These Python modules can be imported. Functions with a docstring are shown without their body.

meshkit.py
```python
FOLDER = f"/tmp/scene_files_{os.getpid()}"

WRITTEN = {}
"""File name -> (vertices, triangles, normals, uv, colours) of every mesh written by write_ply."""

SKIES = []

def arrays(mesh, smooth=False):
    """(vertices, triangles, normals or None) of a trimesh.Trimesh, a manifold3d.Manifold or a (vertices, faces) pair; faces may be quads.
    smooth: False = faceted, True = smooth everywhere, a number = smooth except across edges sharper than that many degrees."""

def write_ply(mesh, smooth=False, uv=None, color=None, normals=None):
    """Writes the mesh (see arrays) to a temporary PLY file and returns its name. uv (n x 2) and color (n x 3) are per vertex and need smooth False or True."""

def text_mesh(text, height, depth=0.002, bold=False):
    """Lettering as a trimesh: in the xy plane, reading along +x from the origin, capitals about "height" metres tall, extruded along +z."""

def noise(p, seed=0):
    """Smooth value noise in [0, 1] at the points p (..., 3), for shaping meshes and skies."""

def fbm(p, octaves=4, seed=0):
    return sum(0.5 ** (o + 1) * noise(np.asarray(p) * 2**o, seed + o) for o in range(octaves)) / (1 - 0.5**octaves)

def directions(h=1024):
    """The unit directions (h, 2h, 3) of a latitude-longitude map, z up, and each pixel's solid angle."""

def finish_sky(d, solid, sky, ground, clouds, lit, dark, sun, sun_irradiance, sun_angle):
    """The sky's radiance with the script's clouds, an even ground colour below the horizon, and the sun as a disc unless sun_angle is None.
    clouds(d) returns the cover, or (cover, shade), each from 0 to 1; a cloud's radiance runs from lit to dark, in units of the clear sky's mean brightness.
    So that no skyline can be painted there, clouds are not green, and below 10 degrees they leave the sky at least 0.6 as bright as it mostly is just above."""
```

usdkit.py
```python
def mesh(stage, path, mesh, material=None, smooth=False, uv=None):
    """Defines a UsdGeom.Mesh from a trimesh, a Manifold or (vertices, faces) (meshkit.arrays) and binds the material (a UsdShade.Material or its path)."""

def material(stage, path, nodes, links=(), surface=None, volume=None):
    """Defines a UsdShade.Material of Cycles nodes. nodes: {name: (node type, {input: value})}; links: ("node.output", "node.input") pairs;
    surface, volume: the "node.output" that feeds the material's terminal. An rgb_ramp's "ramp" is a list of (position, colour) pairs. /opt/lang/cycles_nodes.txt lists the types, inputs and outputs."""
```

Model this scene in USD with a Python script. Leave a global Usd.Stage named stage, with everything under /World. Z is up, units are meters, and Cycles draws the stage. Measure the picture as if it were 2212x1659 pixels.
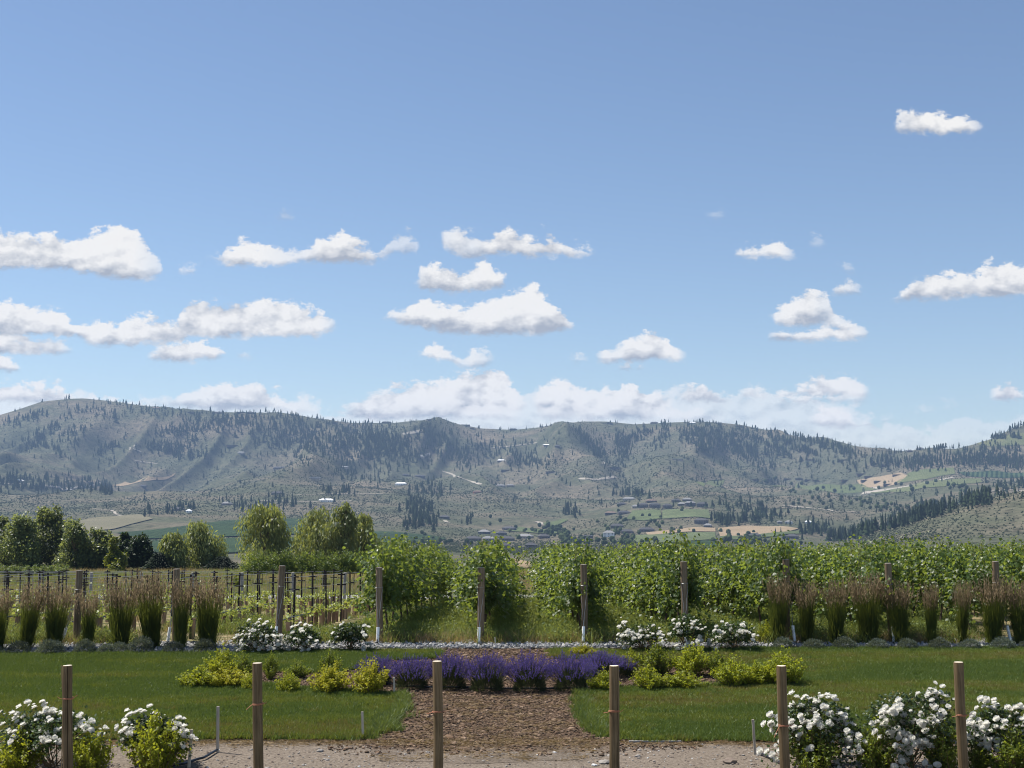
import math, numpy as np, trimesh, usdkit, meshkit
from pxr import Usd, UsdGeom, UsdLux, UsdShade, Gf, Sdf, Vt
from shapely.geometry import Polygon, Point
from shapely import contains_xy

# ------------------------------------------------------------------ camera, sky, sun, exposure
stage = Usd.Stage.CreateInMemory()
UsdGeom.SetStageUpAxis(stage, UsdGeom.Tokens.z)
UsdGeom.Xform.Define(stage, '/World')
ZC = 3.4                                   # camera height above the soil at the near posts
F, CX, CY = 2950.4, 1106.0, 829.5          # focal length and centre, in the units used to read the photograph (2212 wide)
PITCH = math.atan2(1100 - CY, F)
cam = UsdGeom.Camera.Define(stage, '/World/camera')
cam.AddTranslateOp().Set(Gf.Vec3d(0, 0, ZC))
cam.AddRotateXOp().Set(90 + math.degrees(PITCH))
cam.CreateHorizontalApertureAttr(36.0)
cam.CreateVerticalApertureAttr(27.0)
cam.CreateFocalLengthAttr(36.0 * F / 2212)
cam.CreateClippingRangeAttr(Gf.Vec2f(0.1, 60000))
EXPOSURE = 0.7
cam.CreateExposureAttr(EXPOSURE)
SUN_EL, SUN_AZ = math.radians(58), math.radians(-66)      # azimuth from +y towards +x
SUN_I, SKY_S = 1.25, 0.071
sunv = np.array([math.cos(SUN_EL) * math.sin(SUN_AZ), math.cos(SUN_EL) * math.cos(SUN_AZ), math.sin(SUN_EL)])
sun = UsdLux.DistantLight.Define(stage, '/World/sun')
sun.CreateIntensityAttr(SUN_I); sun.CreateAngleAttr(0.53); sun.CreateNormalizeAttr(True)
sun.CreateColorAttr(Gf.Vec3f(1.0, 0.95, 0.87))
sun.AddOrientOp().Set(Gf.Quatf(Gf.Rotation(Gf.Vec3d(0, 0, 1), Gf.Vec3d(*map(float, sunv))).GetQuat()))


def ray(xo, yo):
    """(dx/dy, dz/dy) of the direction seen at a place of the photograph."""
    a, b = (np.asarray(xo, float) - CX) / F, (CY - np.asarray(yo, float)) / F
    d = math.cos(PITCH) - b * math.sin(PITCH)
    return a / d, (math.sin(PITCH) + b * math.cos(PITCH)) / d


# ---- clouds: bands of (top, base, thickness) profiles along the azimuth, broken up by noise
def V(yo): return ray(CX, yo)[1]
CLOUD_BANDS = [
 [  # horizon bank
  ([(-80,842,1000,.9),(0,835,1000,.9),(60,832,1000,.95),(130,830,1000,.95),(160,848,1000,.9),(230,850,1000,.8),(300,856,1000,.85),(350,866,1000,.8),(400,848,1000,.7),(480,836,1000,.9),(560,833,1000,.9),(610,850,1000,.8),(660,862,1000,.8),(720,886,1000,.8),(755,880,1000,.8),(800,847,1000,.9),(860,840,1000,.95),(930,812,1000,1),(970,816,1000,1),(1010,810,1000,1),(1060,803,1000,1),(1110,830,1000,1),(1130,850,1000,.9),(1190,825,1000,.95),(1240,832,1000,.9),(1300,850,1000,.9),(1350,838,1000,.9),(1420,846,1000,.9),(1470,840,1000,.9),(1510,830,1000,.95),(1555,850,1000,.9),(1590,852,1000,.8),(1620,846,1000,.85),(1650,844,1000,.9),(1680,848,1000,.85),(1740,852,1000,.8),(1800,866,1000,.8),(1850,890,1000,.75),(1900,918,1000,.75),(1960,926,1000,.75),(2010,930,1000,.7),(2060,908,1000,.6),(2130,905,1000,.55),(2300,900,1000,.55)]),
 ],
 [([(735,885,905,0),(780,868,905,.9),(860,840,900,1),(930,812,895,1),(970,815,895,1),(1010,808,893,1),(1060,803,890,1),(1110,830,885,1),(1138,862,880,.5),(1144,870,875,0)]),
  ([(1146,868,870,0),(1160,842,885,.9),(1190,825,890,1),(1240,832,892,1),(1290,850,892,.9),(1350,838,892,1),(1420,845,890,1),(1448,855,885,.6),(1460,868,872,0)]),
  ([(1464,862,866,0),(1480,842,868,.9),(1515,828,868,1),(1550,838,868,.9),(1578,860,866,.4),(1584,864,866,0)]),
  ([(1598,850,852,0),(1610,826,855,.8),(1645,823,855,.8),(1662,845,853,0)]),
  ([(1668,852,854,0),(1685,838,858,.8),(1740,822,858,1),(1800,806,860,1),(1865,828,855,.9),(1880,845,848,0)]),
  ([(345,868,870,0),(400,846,880,.8),(480,836,885,.9),(560,832,888,.95),(610,850,890,.9),(660,868,893,.6),(700,885,893,0)]),
  ([(-80,842,866,1),(0,835,866,1),(60,832,868,1),(130,830,868,1),(158,852,866,.5),(164,860,862,0)]),
  ([(168,862,866,0),(200,850,880,.7),(240,850,885,.7),(300,862,890,.6),(335,878,892,0)])],
 [([(1665,845,850,0),(1690,850,868,.6),(1740,848,868,.8),(1850,845,868,.7),(1875,855,868,0)]),
  ([(2025,858,862,0),(2040,855,866,.6),(2058,858,866,.4),(2064,862,866,0)])],
 [([(1580,905,915,0),(1745,900,915,0),(1765,884,920,1),(1800,878,920,1),(1830,890,920,1),(1850,915,922,.6)]),
  ([(2138,860,862,0),(2150,842,862,1),(2175,825,862,1),(2200,840,862,1),(2215,858,862,.5)]),
  ([(1150,880,905,0),(1180,868,905,.8),(1250,872,905,.8),(1330,862,905,.9),(1420,872,905,.8),(1500,885,905,.6),(1570,896,905,0)]),
  ([(760,890,905,0),(800,868,905,.7),(900,858,905,.8),(1000,862,905,.8),(1100,872,905,.7),(1135,890,905,0)])],
 [([(905,764,766,0),(915,750,772,1),(935,744,772,1),(975,762,780,.9),(1000,770,792,.7),(1022,756,792,.9),(1055,768,788,.6),(1068,776,780,0)]),
  ([(-80,765,800,1),(0,766,800,1),(25,782,801,1),(42,794,799,.7),(48,797,798,0)]),
  ([(1230,776,778,0),(1238,768,783,.7),(1258,770,783,.5),(1268,778,780,0)]),
  ([(1335,795,797,0),(1350,789,800,.7),(1385,788,799,.6),(1398,794,796,0)]),
  ([(495,762,764,0),(520,752,770,.6),(545,760,770,.4),(550,768,769,0)])],
 [([(822,686,688,0),(835,676,690,.8),(880,655,705,1),(910,643,710,1),(950,657,716,1),(1000,660,720,1),(1060,640,722,1),(1120,626,722,1),(1165,621,720,1),(1180,645,720,1),(1225,685,714,1),(1243,700,706,.4),(1250,702,703,0)]),
  ([(-80,724,763,1),(60,725,763,1),(130,730,764,.9),(150,750,760,.4),(156,755,757,0)]),
  ([(316,774,776,0),(330,760,776,.9),(360,743,778,1),(415,725,780,1),(470,738,774,1),(497,758,768,.7),(505,764,766,0)]),
  ([(1286,772,774,0),(1300,758,778,.9),(1340,756,778,.9),(1355,738,778,1),(1385,730,778,1),(1415,718,778,1),(1450,735,776,1),(1470,762,776,.9),(1480,772,774,0)]),
  ([(1660,728,730,0),(1672,714,732,.9),(1720,718,733,.9),(1790,708,733,1),(1840,702,733,1),(1868,710,728,.7),(1876,718,720,0)])],
 [([(898,612,614,0),(905,590,622,.9),(930,570,628,1),(972,586,629,1),(1000,586,629,1),(1045,572,626,1),(1080,585,622,1),(1096,600,616,.8),(1102,606,608,0)]),
  ([(-80,660,722,1),(0,657,722,1),(60,656,722,1),(110,664,722,1),(140,680,722,1),(160,703,722,1),(200,703,744,1),(240,690,746,1),(270,684,746,1),(320,688,744,1),(380,688,738,1),(410,648,732,1),(470,660,730,1),(520,655,730,1),(560,640,729,1),(630,650,728,1),(690,665,726,1),(715,685,712,.8),(730,695,698,0)]),
  ([(1662,675,677,0),(1672,660,700,.9),(1700,648,704,1),(1750,620,704,1),(1785,628,700,.8),(1800,660,712,.9),(1830,690,716,.7),(1850,700,708,0)])],
 [([(-80,510,577,1),(0,504,577,1),(70,520,578,1),(110,508,580,1),(145,520,582,1),(200,500,592,1),(260,494,602,1),(290,505,605,1),(310,530,605,.9),(345,545,598,.7),(352,575,590,.4),(358,582,584,0)]),
  ([(378,580,582,0),(388,573,590,.6),(415,578,591,.5),(428,585,587,0)]),
  ([(436,553,556,0),(455,546,560,.35),(480,545,565,.7),(490,530,572,1),(520,521,576,1),(560,532,574,1),(600,540,572,.9),(650,546,564,.8),(690,520,564,1),(745,507,571,1),(795,522,572,1),(815,540,566,.7),(850,512,548,.55),(885,500,548,.6),(900,512,550,.45),(908,525,527,0)]),
  ([(952,515,517,0),(960,500,535,.8),(990,489,552,.9),(1020,505,558,.8),(1060,514,552,1),(1100,496,549,1),(1150,512,550,1),(1190,504,553,1),(1230,522,557,.9),(1275,534,553,.7),(1290,540,542,0)]),
  ([(1585,548,550,0),(1595,540,555,.8),(1630,532,556,.9),(1655,528,556,.9),(1680,516,556,1),(1700,530,556,.8),(1714,550,555,.3),(1718,552,553,0)]),
  ([(1794,630,632,0),(1800,612,635,.8),(1815,604,635,.9),(1840,612,635,.7),(1858,630,634,.3),(1862,632,633,0)]),
  ([(1926,646,648,0),(1945,635,648,.9),(1975,600,646,1),(2010,590,645,1),(2040,592,643,1),(2100,594,640,1),(2130,582,639,1),(2165,572,638,1),(2212,570,636,1),(2320,575,636,1)])],
 [([(1926,272,274,0),(1938,258,284,.8),(1960,250,286,.9),(1990,241,287,1),(2040,249,287,1),(2085,250,286,1),(2115,268,286,.6),(2124,274,276,0)]),
  ([(593,470,471,0),(605,463,474,.3),(630,464,475,.3),(640,470,471,0)]),
  ([(1528,466,467,0),(1538,461,471,.25),(1560,462,471,.2),(1566,466,467,0)]),
  ([(1745,528,529,0),(1755,520,532,.3),(1775,523,533,.25),(1786,528,529,0)]),
  ([(1812,583,584,0),(1822,573,588,.35),(1842,576,588,.3),(1852,582,583,0)])],
]
U0, V0, VR = 0.44, 0.02, 0.36              # azimuth half range; elevation range of the profiles
nodes = {
 'geo': ('geometry', {}),
 'sky': ('sky_texture', {'sky_type': 'single_scattering', 'sun_disc': False, 'sun_elevation': SUN_EL, 'sun_rotation': SUN_AZ, 'altitude': 400.0, 'air_density': 1.0, 'aerosol_density': 0.25, 'ozone_density': 1.6}),
 'xyz': ('separate_xyz', {}),
 'ypos': ('math', {'math_type': 'maximum', 'value2': 0.02}),
 'u': ('math', {'math_type': 'divide'}), 'v': ('math', {'math_type': 'divide'}),
 'uv': ('combine_xyz', {'z': 3.7}),
 'un': ('map_range', {'from_min': -U0, 'from_max': U0, 'to_min': 0.0, 'to_max': 1.0, 'clamp': False}),
 'vn': ('map_range', {'from_min': V0, 'from_max': V0 + VR, 'to_min': 0.0, 'to_max': 1.0, 'clamp': False}),
 'warp': ('mapping', {'scale': (1.0, 1.5, 1.0)}),
 'n1': ('noise_texture', {'scale': 42.0, 'detail': 6.0, 'roughness': 0.62}),
 'n2': ('noise_texture', {'scale': 120.0, 'detail': 5.0, 'roughness': 0.6, 'distortion': 0.3}),
 'ofs': ('mapping', {'location': (-0.0045, 0.0075, 0.0), 'scale': (1.0, 1.5, 1.0)}),
 'n1b': ('noise_texture', {'scale': 42.0, 'detail': 6.0, 'roughness': 0.62}),
 'dn0': ('math', {'math_type': 'subtract'}), 'n3': ('noise_texture', {'scale': 17.0, 'detail': 3.0, 'roughness': 0.5}), 'n3b': ('noise_texture', {'scale': 17.0, 'detail': 3.0, 'roughness': 0.5}), 'ofs3': ('mapping', {'location': (-0.010, 0.018, 0.0), 'scale': (1.0, 1.5, 1.0)}), 'dn3': ('math', {'math_type': 'subtract'}), 'dn': ('math', {'math_type': 'multiply_add', 'value2': 0.9}),
 'n1c': ('math', {'math_type': 'subtract', 'value2': 0.5}), 'n2c': ('math', {'math_type': 'subtract', 'value2': 0.5}),
 'top_w': ('math', {'math_type': 'multiply', 'value2': 0.10}), 'top_w2': ('math', {'math_type': 'multiply_add', 'value2': 0.045}),
 'bot_w': ('math', {'math_type': 'multiply', 'value2': 0.030}), 'bot_w2': ('math', {'math_type': 'multiply_add', 'value2': 0.028}),
 'front': ('math', {'math_type': 'greater_than', 'value2': 0.05}),
}
links = [('geo.position', 'xyz.vector'), ('xyz.y', 'ypos.value1'), ('xyz.x', 'u.value1'), ('ypos.value', 'u.value2'), ('xyz.z', 'v.value1'), ('ypos.value', 'v.value2'),
 ('u.value', 'uv.x'), ('v.value', 'uv.y'), ('u.value', 'un.value'), ('v.value', 'vn.value'), ('uv.vector', 'warp.vector'), ('uv.vector', 'ofs.vector'),
 ('warp.vector', 'n1.vector'), ('warp.vector', 'n2.vector'), ('ofs.vector', 'n1b.vector'), ('n1.fac', 'dn0.value1'), ('n1b.fac', 'dn0.value2'), ('warp.vector', 'n3.vector'), ('uv.vector', 'ofs3.vector'), ('ofs3.vector', 'n3b.vector'), ('n3.fac', 'dn3.value1'), ('n3b.fac', 'dn3.value2'), ('dn3.value', 'dn.value1'), ('dn0.value', 'dn.value3'),
 ('n1.fac', 'n1c.value1'), ('n2.fac', 'n2c.value1'), ('n1c.value', 'top_w.value1'), ('n2c.value', 'top_w2.value1'), ('top_w.value', 'top_w2.value3'),
 ('n1c.value', 'bot_w.value1'), ('n2c.value', 'bot_w2.value1'), ('bot_w.value', 'bot_w2.value3'), ('xyz.y', 'front.value1')]
CLOUD_LIT, CLOUD_DARK = (8.1, 7.95, 7.75), (3.5, 3.8, 4.4)
links.append(('sky.color', 'tint.color1'))
colour = 'tint.color'
for k, band in enumerate(CLOUD_BANDS):
    stops = [(0.0, (0, 0, 0))]
    pts = sorted(p for c in band for p in c)
    for xo, t, b, d in pts:
        d = d * .72 if k == 0 else d
        u = (ray(xo, t)[0] + U0) / (2 * U0)
        stops.append((float(u), (float((V(t) - V0) / VR), float((V(b) - V0) / VR), d)))
    K = lambda s: f'{s}_{k}'
    nodes.update({
     K('ramp'): ('rgb_ramp', {'ramp': stops + [(1.0, stops[-1][1])]}), K('s'): ('separate_color', {}),
     K('a'): ('math', {'math_type': 'subtract'}), K('a2'): ('math', {'math_type': 'add'}),
     K('b'): ('math', {'math_type': 'subtract'}), K('b2'): ('math', {'math_type': 'add'}),
     K('af'): ('map_range', {'range_type': 'smoothstep', 'from_min': -0.005, 'from_max': 0.010, 'clamp': True}),
     K('bf'): ('map_range', {'range_type': 'smoothstep', 'from_min': -0.007, 'from_max': 0.009, 'clamp': True}),
     K('m'): ('math', {'math_type': 'multiply'}), K('m2'): ('math', {'math_type': 'multiply'}), K('m3'): ('math', {'math_type': 'multiply'}),
     K('h'): ('math', {'math_type': 'subtract'}), K('hr'): ('math', {'math_type': 'divide'}),
     K('sh'): ('map_range', {'range_type': 'smoothstep', 'from_min': 0.0, 'from_max': 0.62, 'to_min': 0.18 if k else 0.45, 'to_max': 1.0, 'clamp': True}),
     K('sh2'): ('math', {'math_type': 'multiply_add', 'value2': 2.6, 'use_clamp': True}),
     K('cc'): ('mix', {'color1': CLOUD_DARK, 'color2': CLOUD_LIT}), K('mix'): ('mix', {}),
    })
    links += [('un.result', K('ramp') + '.fac'), (K('ramp') + '.color', K('s') + '.color'),
     (K('s') + '.r', K('a') + '.value1'), ('vn.result', K('a') + '.value2'), (K('a') + '.value', K('a2') + '.value1'), ('top_w2.value', K('a2') + '.value2'),
     ('vn.result', K('b') + '.value1'), (K('s') + '.g', K('b') + '.value2'), (K('b') + '.value', K('b2') + '.value1'), ('bot_w2.value', K('b2') + '.value2'),
     (K('a2') + '.value', K('af') + '.value'), (K('b2') + '.value', K('bf') + '.value'), (K('af') + '.result', K('m') + '.value1'), (K('bf') + '.result', K('m') + '.value2'),
     (K('m') + '.value', K('m2') + '.value1'), (K('s') + '.b', K('m2') + '.value2'), (K('m2') + '.value', K('m3') + '.value1'), ('front.value', K('m3') + '.value2'),
     (K('s') + '.r', K('h') + '.value1'), (K('s') + '.g', K('h') + '.value2'), (K('b') + '.value', K('hr') + '.value1'), (K('h') + '.value', K('hr') + '.value2'),
     (K('hr') + '.value', K('sh') + '.value'), ('dn.value', K('sh2') + '.value1'), (K('sh') + '.result', K('sh2') + '.value3'),
     (K('sh2') + '.value', K('cc') + '.fac'), (K('m3') + '.value', K('mix') + '.fac'), (colour, K('mix') + '.color1'), (K('cc') + '.color', K('mix') + '.color2')]
    colour = K('mix') + '.color'
# the same kind of scattered clouds over the rest of the sky
nodes.update({
 'absu': ('math', {'math_type': 'absolute'}), 'side': ('map_range', {'from_min': 0.40, 'from_max': 0.55, 'clamp': True}),
 'back': ('math', {'math_type': 'less_than', 'value2': 0.05}), 'out': ('math', {'math_type': 'maximum'}),
 'zc': ('math', {'math_type': 'maximum', 'value2': 0.05}), 'cx': ('math', {'math_type': 'divide'}), 'cy': ('math', {'math_type': 'divide'}), 'cxy': ('combine_xyz', {}),
 'cn': ('noise_texture', {'scale': 1.1, 'detail': 6.0, 'roughness': 0.55}), 'cr': ('map_range', {'range_type': 'smoothstep', 'from_min': 0.58, 'from_max': 0.68, 'to_max': 0.9, 'clamp': True}),
 'cm': ('math', {'math_type': 'multiply'}), 'up': ('map_range', {'from_min': 0.03, 'from_max': 0.08, 'clamp': True}), 'cm2': ('math', {'math_type': 'multiply'}),
 'cmix': ('mix', {'color2': tuple(0.85 * c for c in CLOUD_LIT)}), 'tint': ('mix', {'mix_type': 'multiply', 'fac': 1.0, 'color2': (0.975, 0.985, 1.03)}), 'bg': ('background_shader', {'strength': SKY_S})})
links += [('u.value', 'absu.value1'), ('absu.value', 'side.value'), ('xyz.y', 'back.value1'), ('side.result', 'out.value1'), ('back.value', 'out.value2'),
 ('xyz.z', 'zc.value1'), ('xyz.x', 'cx.value1'), ('zc.value', 'cx.value2'), ('xyz.y', 'cy.value1'), ('zc.value', 'cy.value2'), ('cx.value', 'cxy.x'), ('cy.value', 'cxy.y'),
 ('cxy.vector', 'cn.vector'), ('cn.fac', 'cr.value'), ('cr.result', 'cm.value1'), ('out.value', 'cm.value2'), ('xyz.z', 'up.value'), ('cm.value', 'cm2.value1'), ('up.result', 'cm2.value2'),
 ('cm2.value', 'cmix.fac'), (colour, 'cmix.color1'), ('cmix.color', 'bg.color')]
dome = UsdLux.DomeLight.Define(stage, '/World/sky')
dome.GetPrim().SetCustomDataByKey('kind', 'structure')
UsdShade.MaterialBindingAPI.Apply(dome.GetPrim()).Bind(usdkit.material(stage, '/World/Looks/sky', nodes, links, surface='bg.background'))

# ------------------------------------------------------------------ helpers
_names = {}
def numbered(parent, name):
    k = (parent, name); n = _names.get(k, 0); _names[k] = n + 1
    return f'{parent}/{name}' if n == 0 else f'{parent}/{name}_{n:03d}'
def data(prim, **kw):
    for k, v in kw.items():
        if v: prim.SetCustomDataByKey(k, v)
def thing(name, label, category, loc=(0, 0, 0), rz=0.0, scale=1.0, group=None, tilt=(0, 0)):
    x = UsdGeom.Xform.Define(stage, numbered('/World', name))
    x.AddTranslateOp().Set(Gf.Vec3d(*map(float, loc)))
    x.AddRotateXYZOp().Set(Gf.Vec3f(float(tilt[0]), float(tilt[1]), float(math.degrees(rz))))
    s = (scale,) * 3 if np.ndim(scale) == 0 else scale
    x.AddScaleOp().Set(Gf.Vec3f(*map(float, s)))
    data(x.GetPrim(), label=label, category=category, group=group)
    return x.GetPrim()
def part(parent, name, mesh, mat, smooth=False, label=None, kind=None):
    base = str(parent.GetPath())
    m = usdkit.mesh(stage, numbered(base, name), mesh, mat, smooth=smooth)
    data(m.GetPrim(), label=label, kind=kind)
    return m.GetPrim()
def single(name, mesh, mat, label=None, category=None, group=None, kind=None, smooth=False):
    m = usdkit.mesh(stage, numbered('/World', name), mesh, mat, smooth=smooth)
    data(m.GetPrim(), label=label, category=category, group=group, kind=kind)
    return m.GetPrim()
def klass(name):
    return stage.CreateClassPrim('/World/' + name)
def copy_of(cls, name, label, category, **kw):
    p = thing(name, label, category, **kw)
    p.GetReferences().AddInternalReference(cls.GetPath()); p.SetInstanceable(True)
    return p
def scatter(name, protos, pos, rot=None, scale=None, tilt=None, idx=None, parent='/World', kind='stuff', label=None, category=None):
    """A PointInstancer of (mesh, material) prototypes at pos."""
    pi = UsdGeom.PointInstancer.Define(stage, numbered(parent, name)); n = len(pos); base = str(pi.GetPath())
    rng = np.random.default_rng(len(pos) + 17)
    targets = []
    for k, (mesh, mat) in enumerate(protos):
        targets.append(usdkit.mesh(stage, f'{base}/piece_{k:03d}', mesh, mat).GetPath())
    pi.CreatePrototypesRel().SetTargets(targets)
    idx = rng.integers(0, len(protos), n) if idx is None else idx
    rot = rng.uniform(0, 2 * np.pi, n) if rot is None else rot
    scale = np.ones(n) if scale is None else scale
    scale = np.repeat(np.asarray(scale, float)[:, None], 3, 1) if np.ndim(scale) == 1 else np.asarray(scale, float)
    q = np.zeros((n, 4), np.float32); q[:, 0] = np.cos(rot / 2); q[:, 3] = np.sin(rot / 2)       # w, x, y, z
    if tilt is not None:
        c, s = np.cos(tilt / 2), np.sin(tilt / 2)                                                 # tilt about x, then turn about z
        q = np.stack([q[:, 0] * c, q[:, 0] * s, q[:, 3] * s, q[:, 3] * c], 1).astype(np.float32)
    pi.CreateProtoIndicesAttr(Vt.IntArray.FromNumpy(np.asarray(idx, np.int32)))
    pi.CreatePositionsAttr(Vt.Vec3fArray.FromNumpy(np.asarray(pos, np.float32)))
    pi.CreateOrientationsAttr(Vt.QuathArray([Gf.Quath(float(a), float(b), float(c), float(d)) for a, b, c, d in q]))
    pi.CreateScalesAttr(Vt.Vec3fArray.FromNumpy(scale.astype(np.float32)))
    data(pi.GetPrim(), kind=kind, label=label, category=category)
    return pi.GetPrim()

def tube(points, radii, sides=6, cap=True):
    p = np.asarray(points, float); r = np.broadcast_to(np.asarray(radii, float), (len(p),))
    t = np.gradient(p, axis=0); t /= np.linalg.norm(t, axis=1, keepdims=True) + 1e-12
    a = np.cross(t, np.where(np.abs(t[:, 2:]) < 0.9, [0, 0, 1.0], [1.0, 0, 0])); a /= np.linalg.norm(a, axis=1, keepdims=True) + 1e-12
    b = np.cross(t, a); ang = np.arange(sides) * 2 * np.pi / sides
    v = p[:, None] + r[:, None, None] * (np.cos(ang)[None, :, None] * a[:, None] + np.sin(ang)[None, :, None] * b[:, None])
    i, j = np.meshgrid(np.arange(len(p) - 1), np.arange(sides), indexing='ij')
    q = np.stack([i * sides + j, i * sides + (j + 1) % sides, (i + 1) * sides + (j + 1) % sides, (i + 1) * sides + j], -1).reshape(-1, 4)
    f = np.vstack([q[:, [0, 1, 2]], q[:, [0, 2, 3]]]); v = v.reshape(-1, 3)
    if cap:
        n = len(v); v = np.vstack([v, p[0], p[-1]]); e = (len(p) - 1) * sides
        f = np.vstack([f, [[n, (k + 1) % sides, k] for k in range(sides)], [[n + 1, e + k, e + (k + 1) % sides] for k in range(sides)]])
    return v, f
def join(parts):
    vs, fs, n = [], [], 0
    for v, f in parts:
        vs.append(v); fs.append(np.asarray(f) + n); n += len(v)
    return np.vstack(vs), np.vstack(fs)
def box(x0, x1, y0, y1, z0, z1):
    m = trimesh.creation.box((x1 - x0, y1 - y0, z1 - z0)); return np.array(m.vertices) + [(x0 + x1) / 2, (y0 + y1) / 2, (z0 + z1) / 2], np.array(m.faces)
def unit(a): return a / (np.linalg.norm(a, axis=-1, keepdims=True) + 1e-12)
def leaves(P, D, N, L, W, fold=0.18, droop=0.0):
    """Folded kite-shaped leaves: base P, axis D, upper side N, length L, half width W."""
    D = unit(D); N = unit(N - (N * D).sum(1, keepdims=True) * D); S = np.cross(D, N)
    L = np.broadcast_to(L, (len(P),))[:, None]; W = np.broadcast_to(W, (len(P),))[:, None]
    mid = P + D * L * 0.42
    v = np.stack([P, mid + S * W + N * W * fold, P + D * L - N * L * droop, mid - S * W + N * W * fold], 1).reshape(-1, 3)
    k = np.arange(len(P))[:, None] * 4
    return v, np.vstack([k + [0, 1, 2], k + [0, 2, 3]])
def blades(P, D, L, W, bend, rng):
    """Grass blades: a triangle on a quad, bending over."""
    D = unit(D); S = unit(np.cross(D, rng.normal(size=D.shape))); L = np.broadcast_to(L, (len(P),))[:, None]; W = np.broadcast_to(W, (len(P),))[:, None]
    B = unit(rng.normal(size=D.shape) * [1, 1, 0.1]) * np.broadcast_to(bend, (len(P),))[:, None]
    m = P + D * L * 0.55 + B * L * 0.12; t = P + D * L * 0.96 + B * L * 0.5
    v = np.stack([P - S * W, P + S * W, m + S * W * 0.75, m - S * W * 0.75, t], 1).reshape(-1, 3)
    k = np.arange(len(P))[:, None] * 5
    return v, np.vstack([k + [0, 1, 2], k + [0, 2, 3], k + [3, 2, 4]])

# ------------------------------------------------------------------ materials
def leafmat(name, dark, mid, light, trans=0.3, rough=0.45, spec=0.4, tint=None, vary=0.25):
    tint = tint or tuple(c * k for c, k in zip(mid, (1.9, 1.7, 0.9)))
    n = {'g': ('geometry', {}), 'o': ('object_info', {}), 'r': ('rgb_ramp', {'ramp': [(0.0, dark), (0.5, mid), (1.0, light)]}),
         'v': ('map_range', {'to_min': 1 - vary, 'to_max': 1 + vary}), 'h': ('hsv', {}), 'p': ('principled_bsdf', {'roughness': rough, 'specular_ior_level': spec}),
         't': ('translucent_bsdf', {'color': tint}), 'm': ('mix_closure', {'fac': trans})}
    l = [('g.random_per_island', 'r.fac'), ('o.random', 'v.value'), ('v.result', 'h.value'), ('r.color', 'h.color'), ('h.color', 'p.base_color'), ('p.BSDF', 'm.closure1'), ('t.BSDF', 'm.closure2')]
    return usdkit.material(stage, '/World/Looks/' + name, n, l, surface='m.closure')
def plain(name, col, rough=0.7, spec=0.3, vary=None, scale=20.0, bump=0.0, stretch=(1, 1, 1), metallic=0.0, coord='object', detail=4.0):
    n = {'p': ('principled_bsdf', {'roughness': rough, 'specular_ior_level': spec, 'metallic': metallic, 'base_color': col})}; l = []
    if vary is not None:
        n.update({'c': ('texture_coordinate', {}), 'mp': ('mapping', {'scale': stretch}), 'n': ('noise_texture', {'scale': scale, 'detail': detail, 'roughness': 0.6}),
                  'r': ('rgb_ramp', {'ramp': [(0.28, col), (0.72, vary)]})})
        src = 'c.object' if coord == 'object' else 'g.position'
        if coord != 'object': n['g'] = ('geometry', {})
        l += [(src, 'mp.vector'), ('mp.vector', 'n.vector'), ('n.fac', 'r.fac'), ('r.color', 'p.base_color')]
        if bump:
            n['b'] = ('bump', {'strength': bump, 'distance': 0.02}); l += [('n.fac', 'b.height'), ('b.normal', 'p.normal')]
    return usdkit.material(stage, '/World/Looks/' + name, n, l, surface='p.BSDF')
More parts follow.
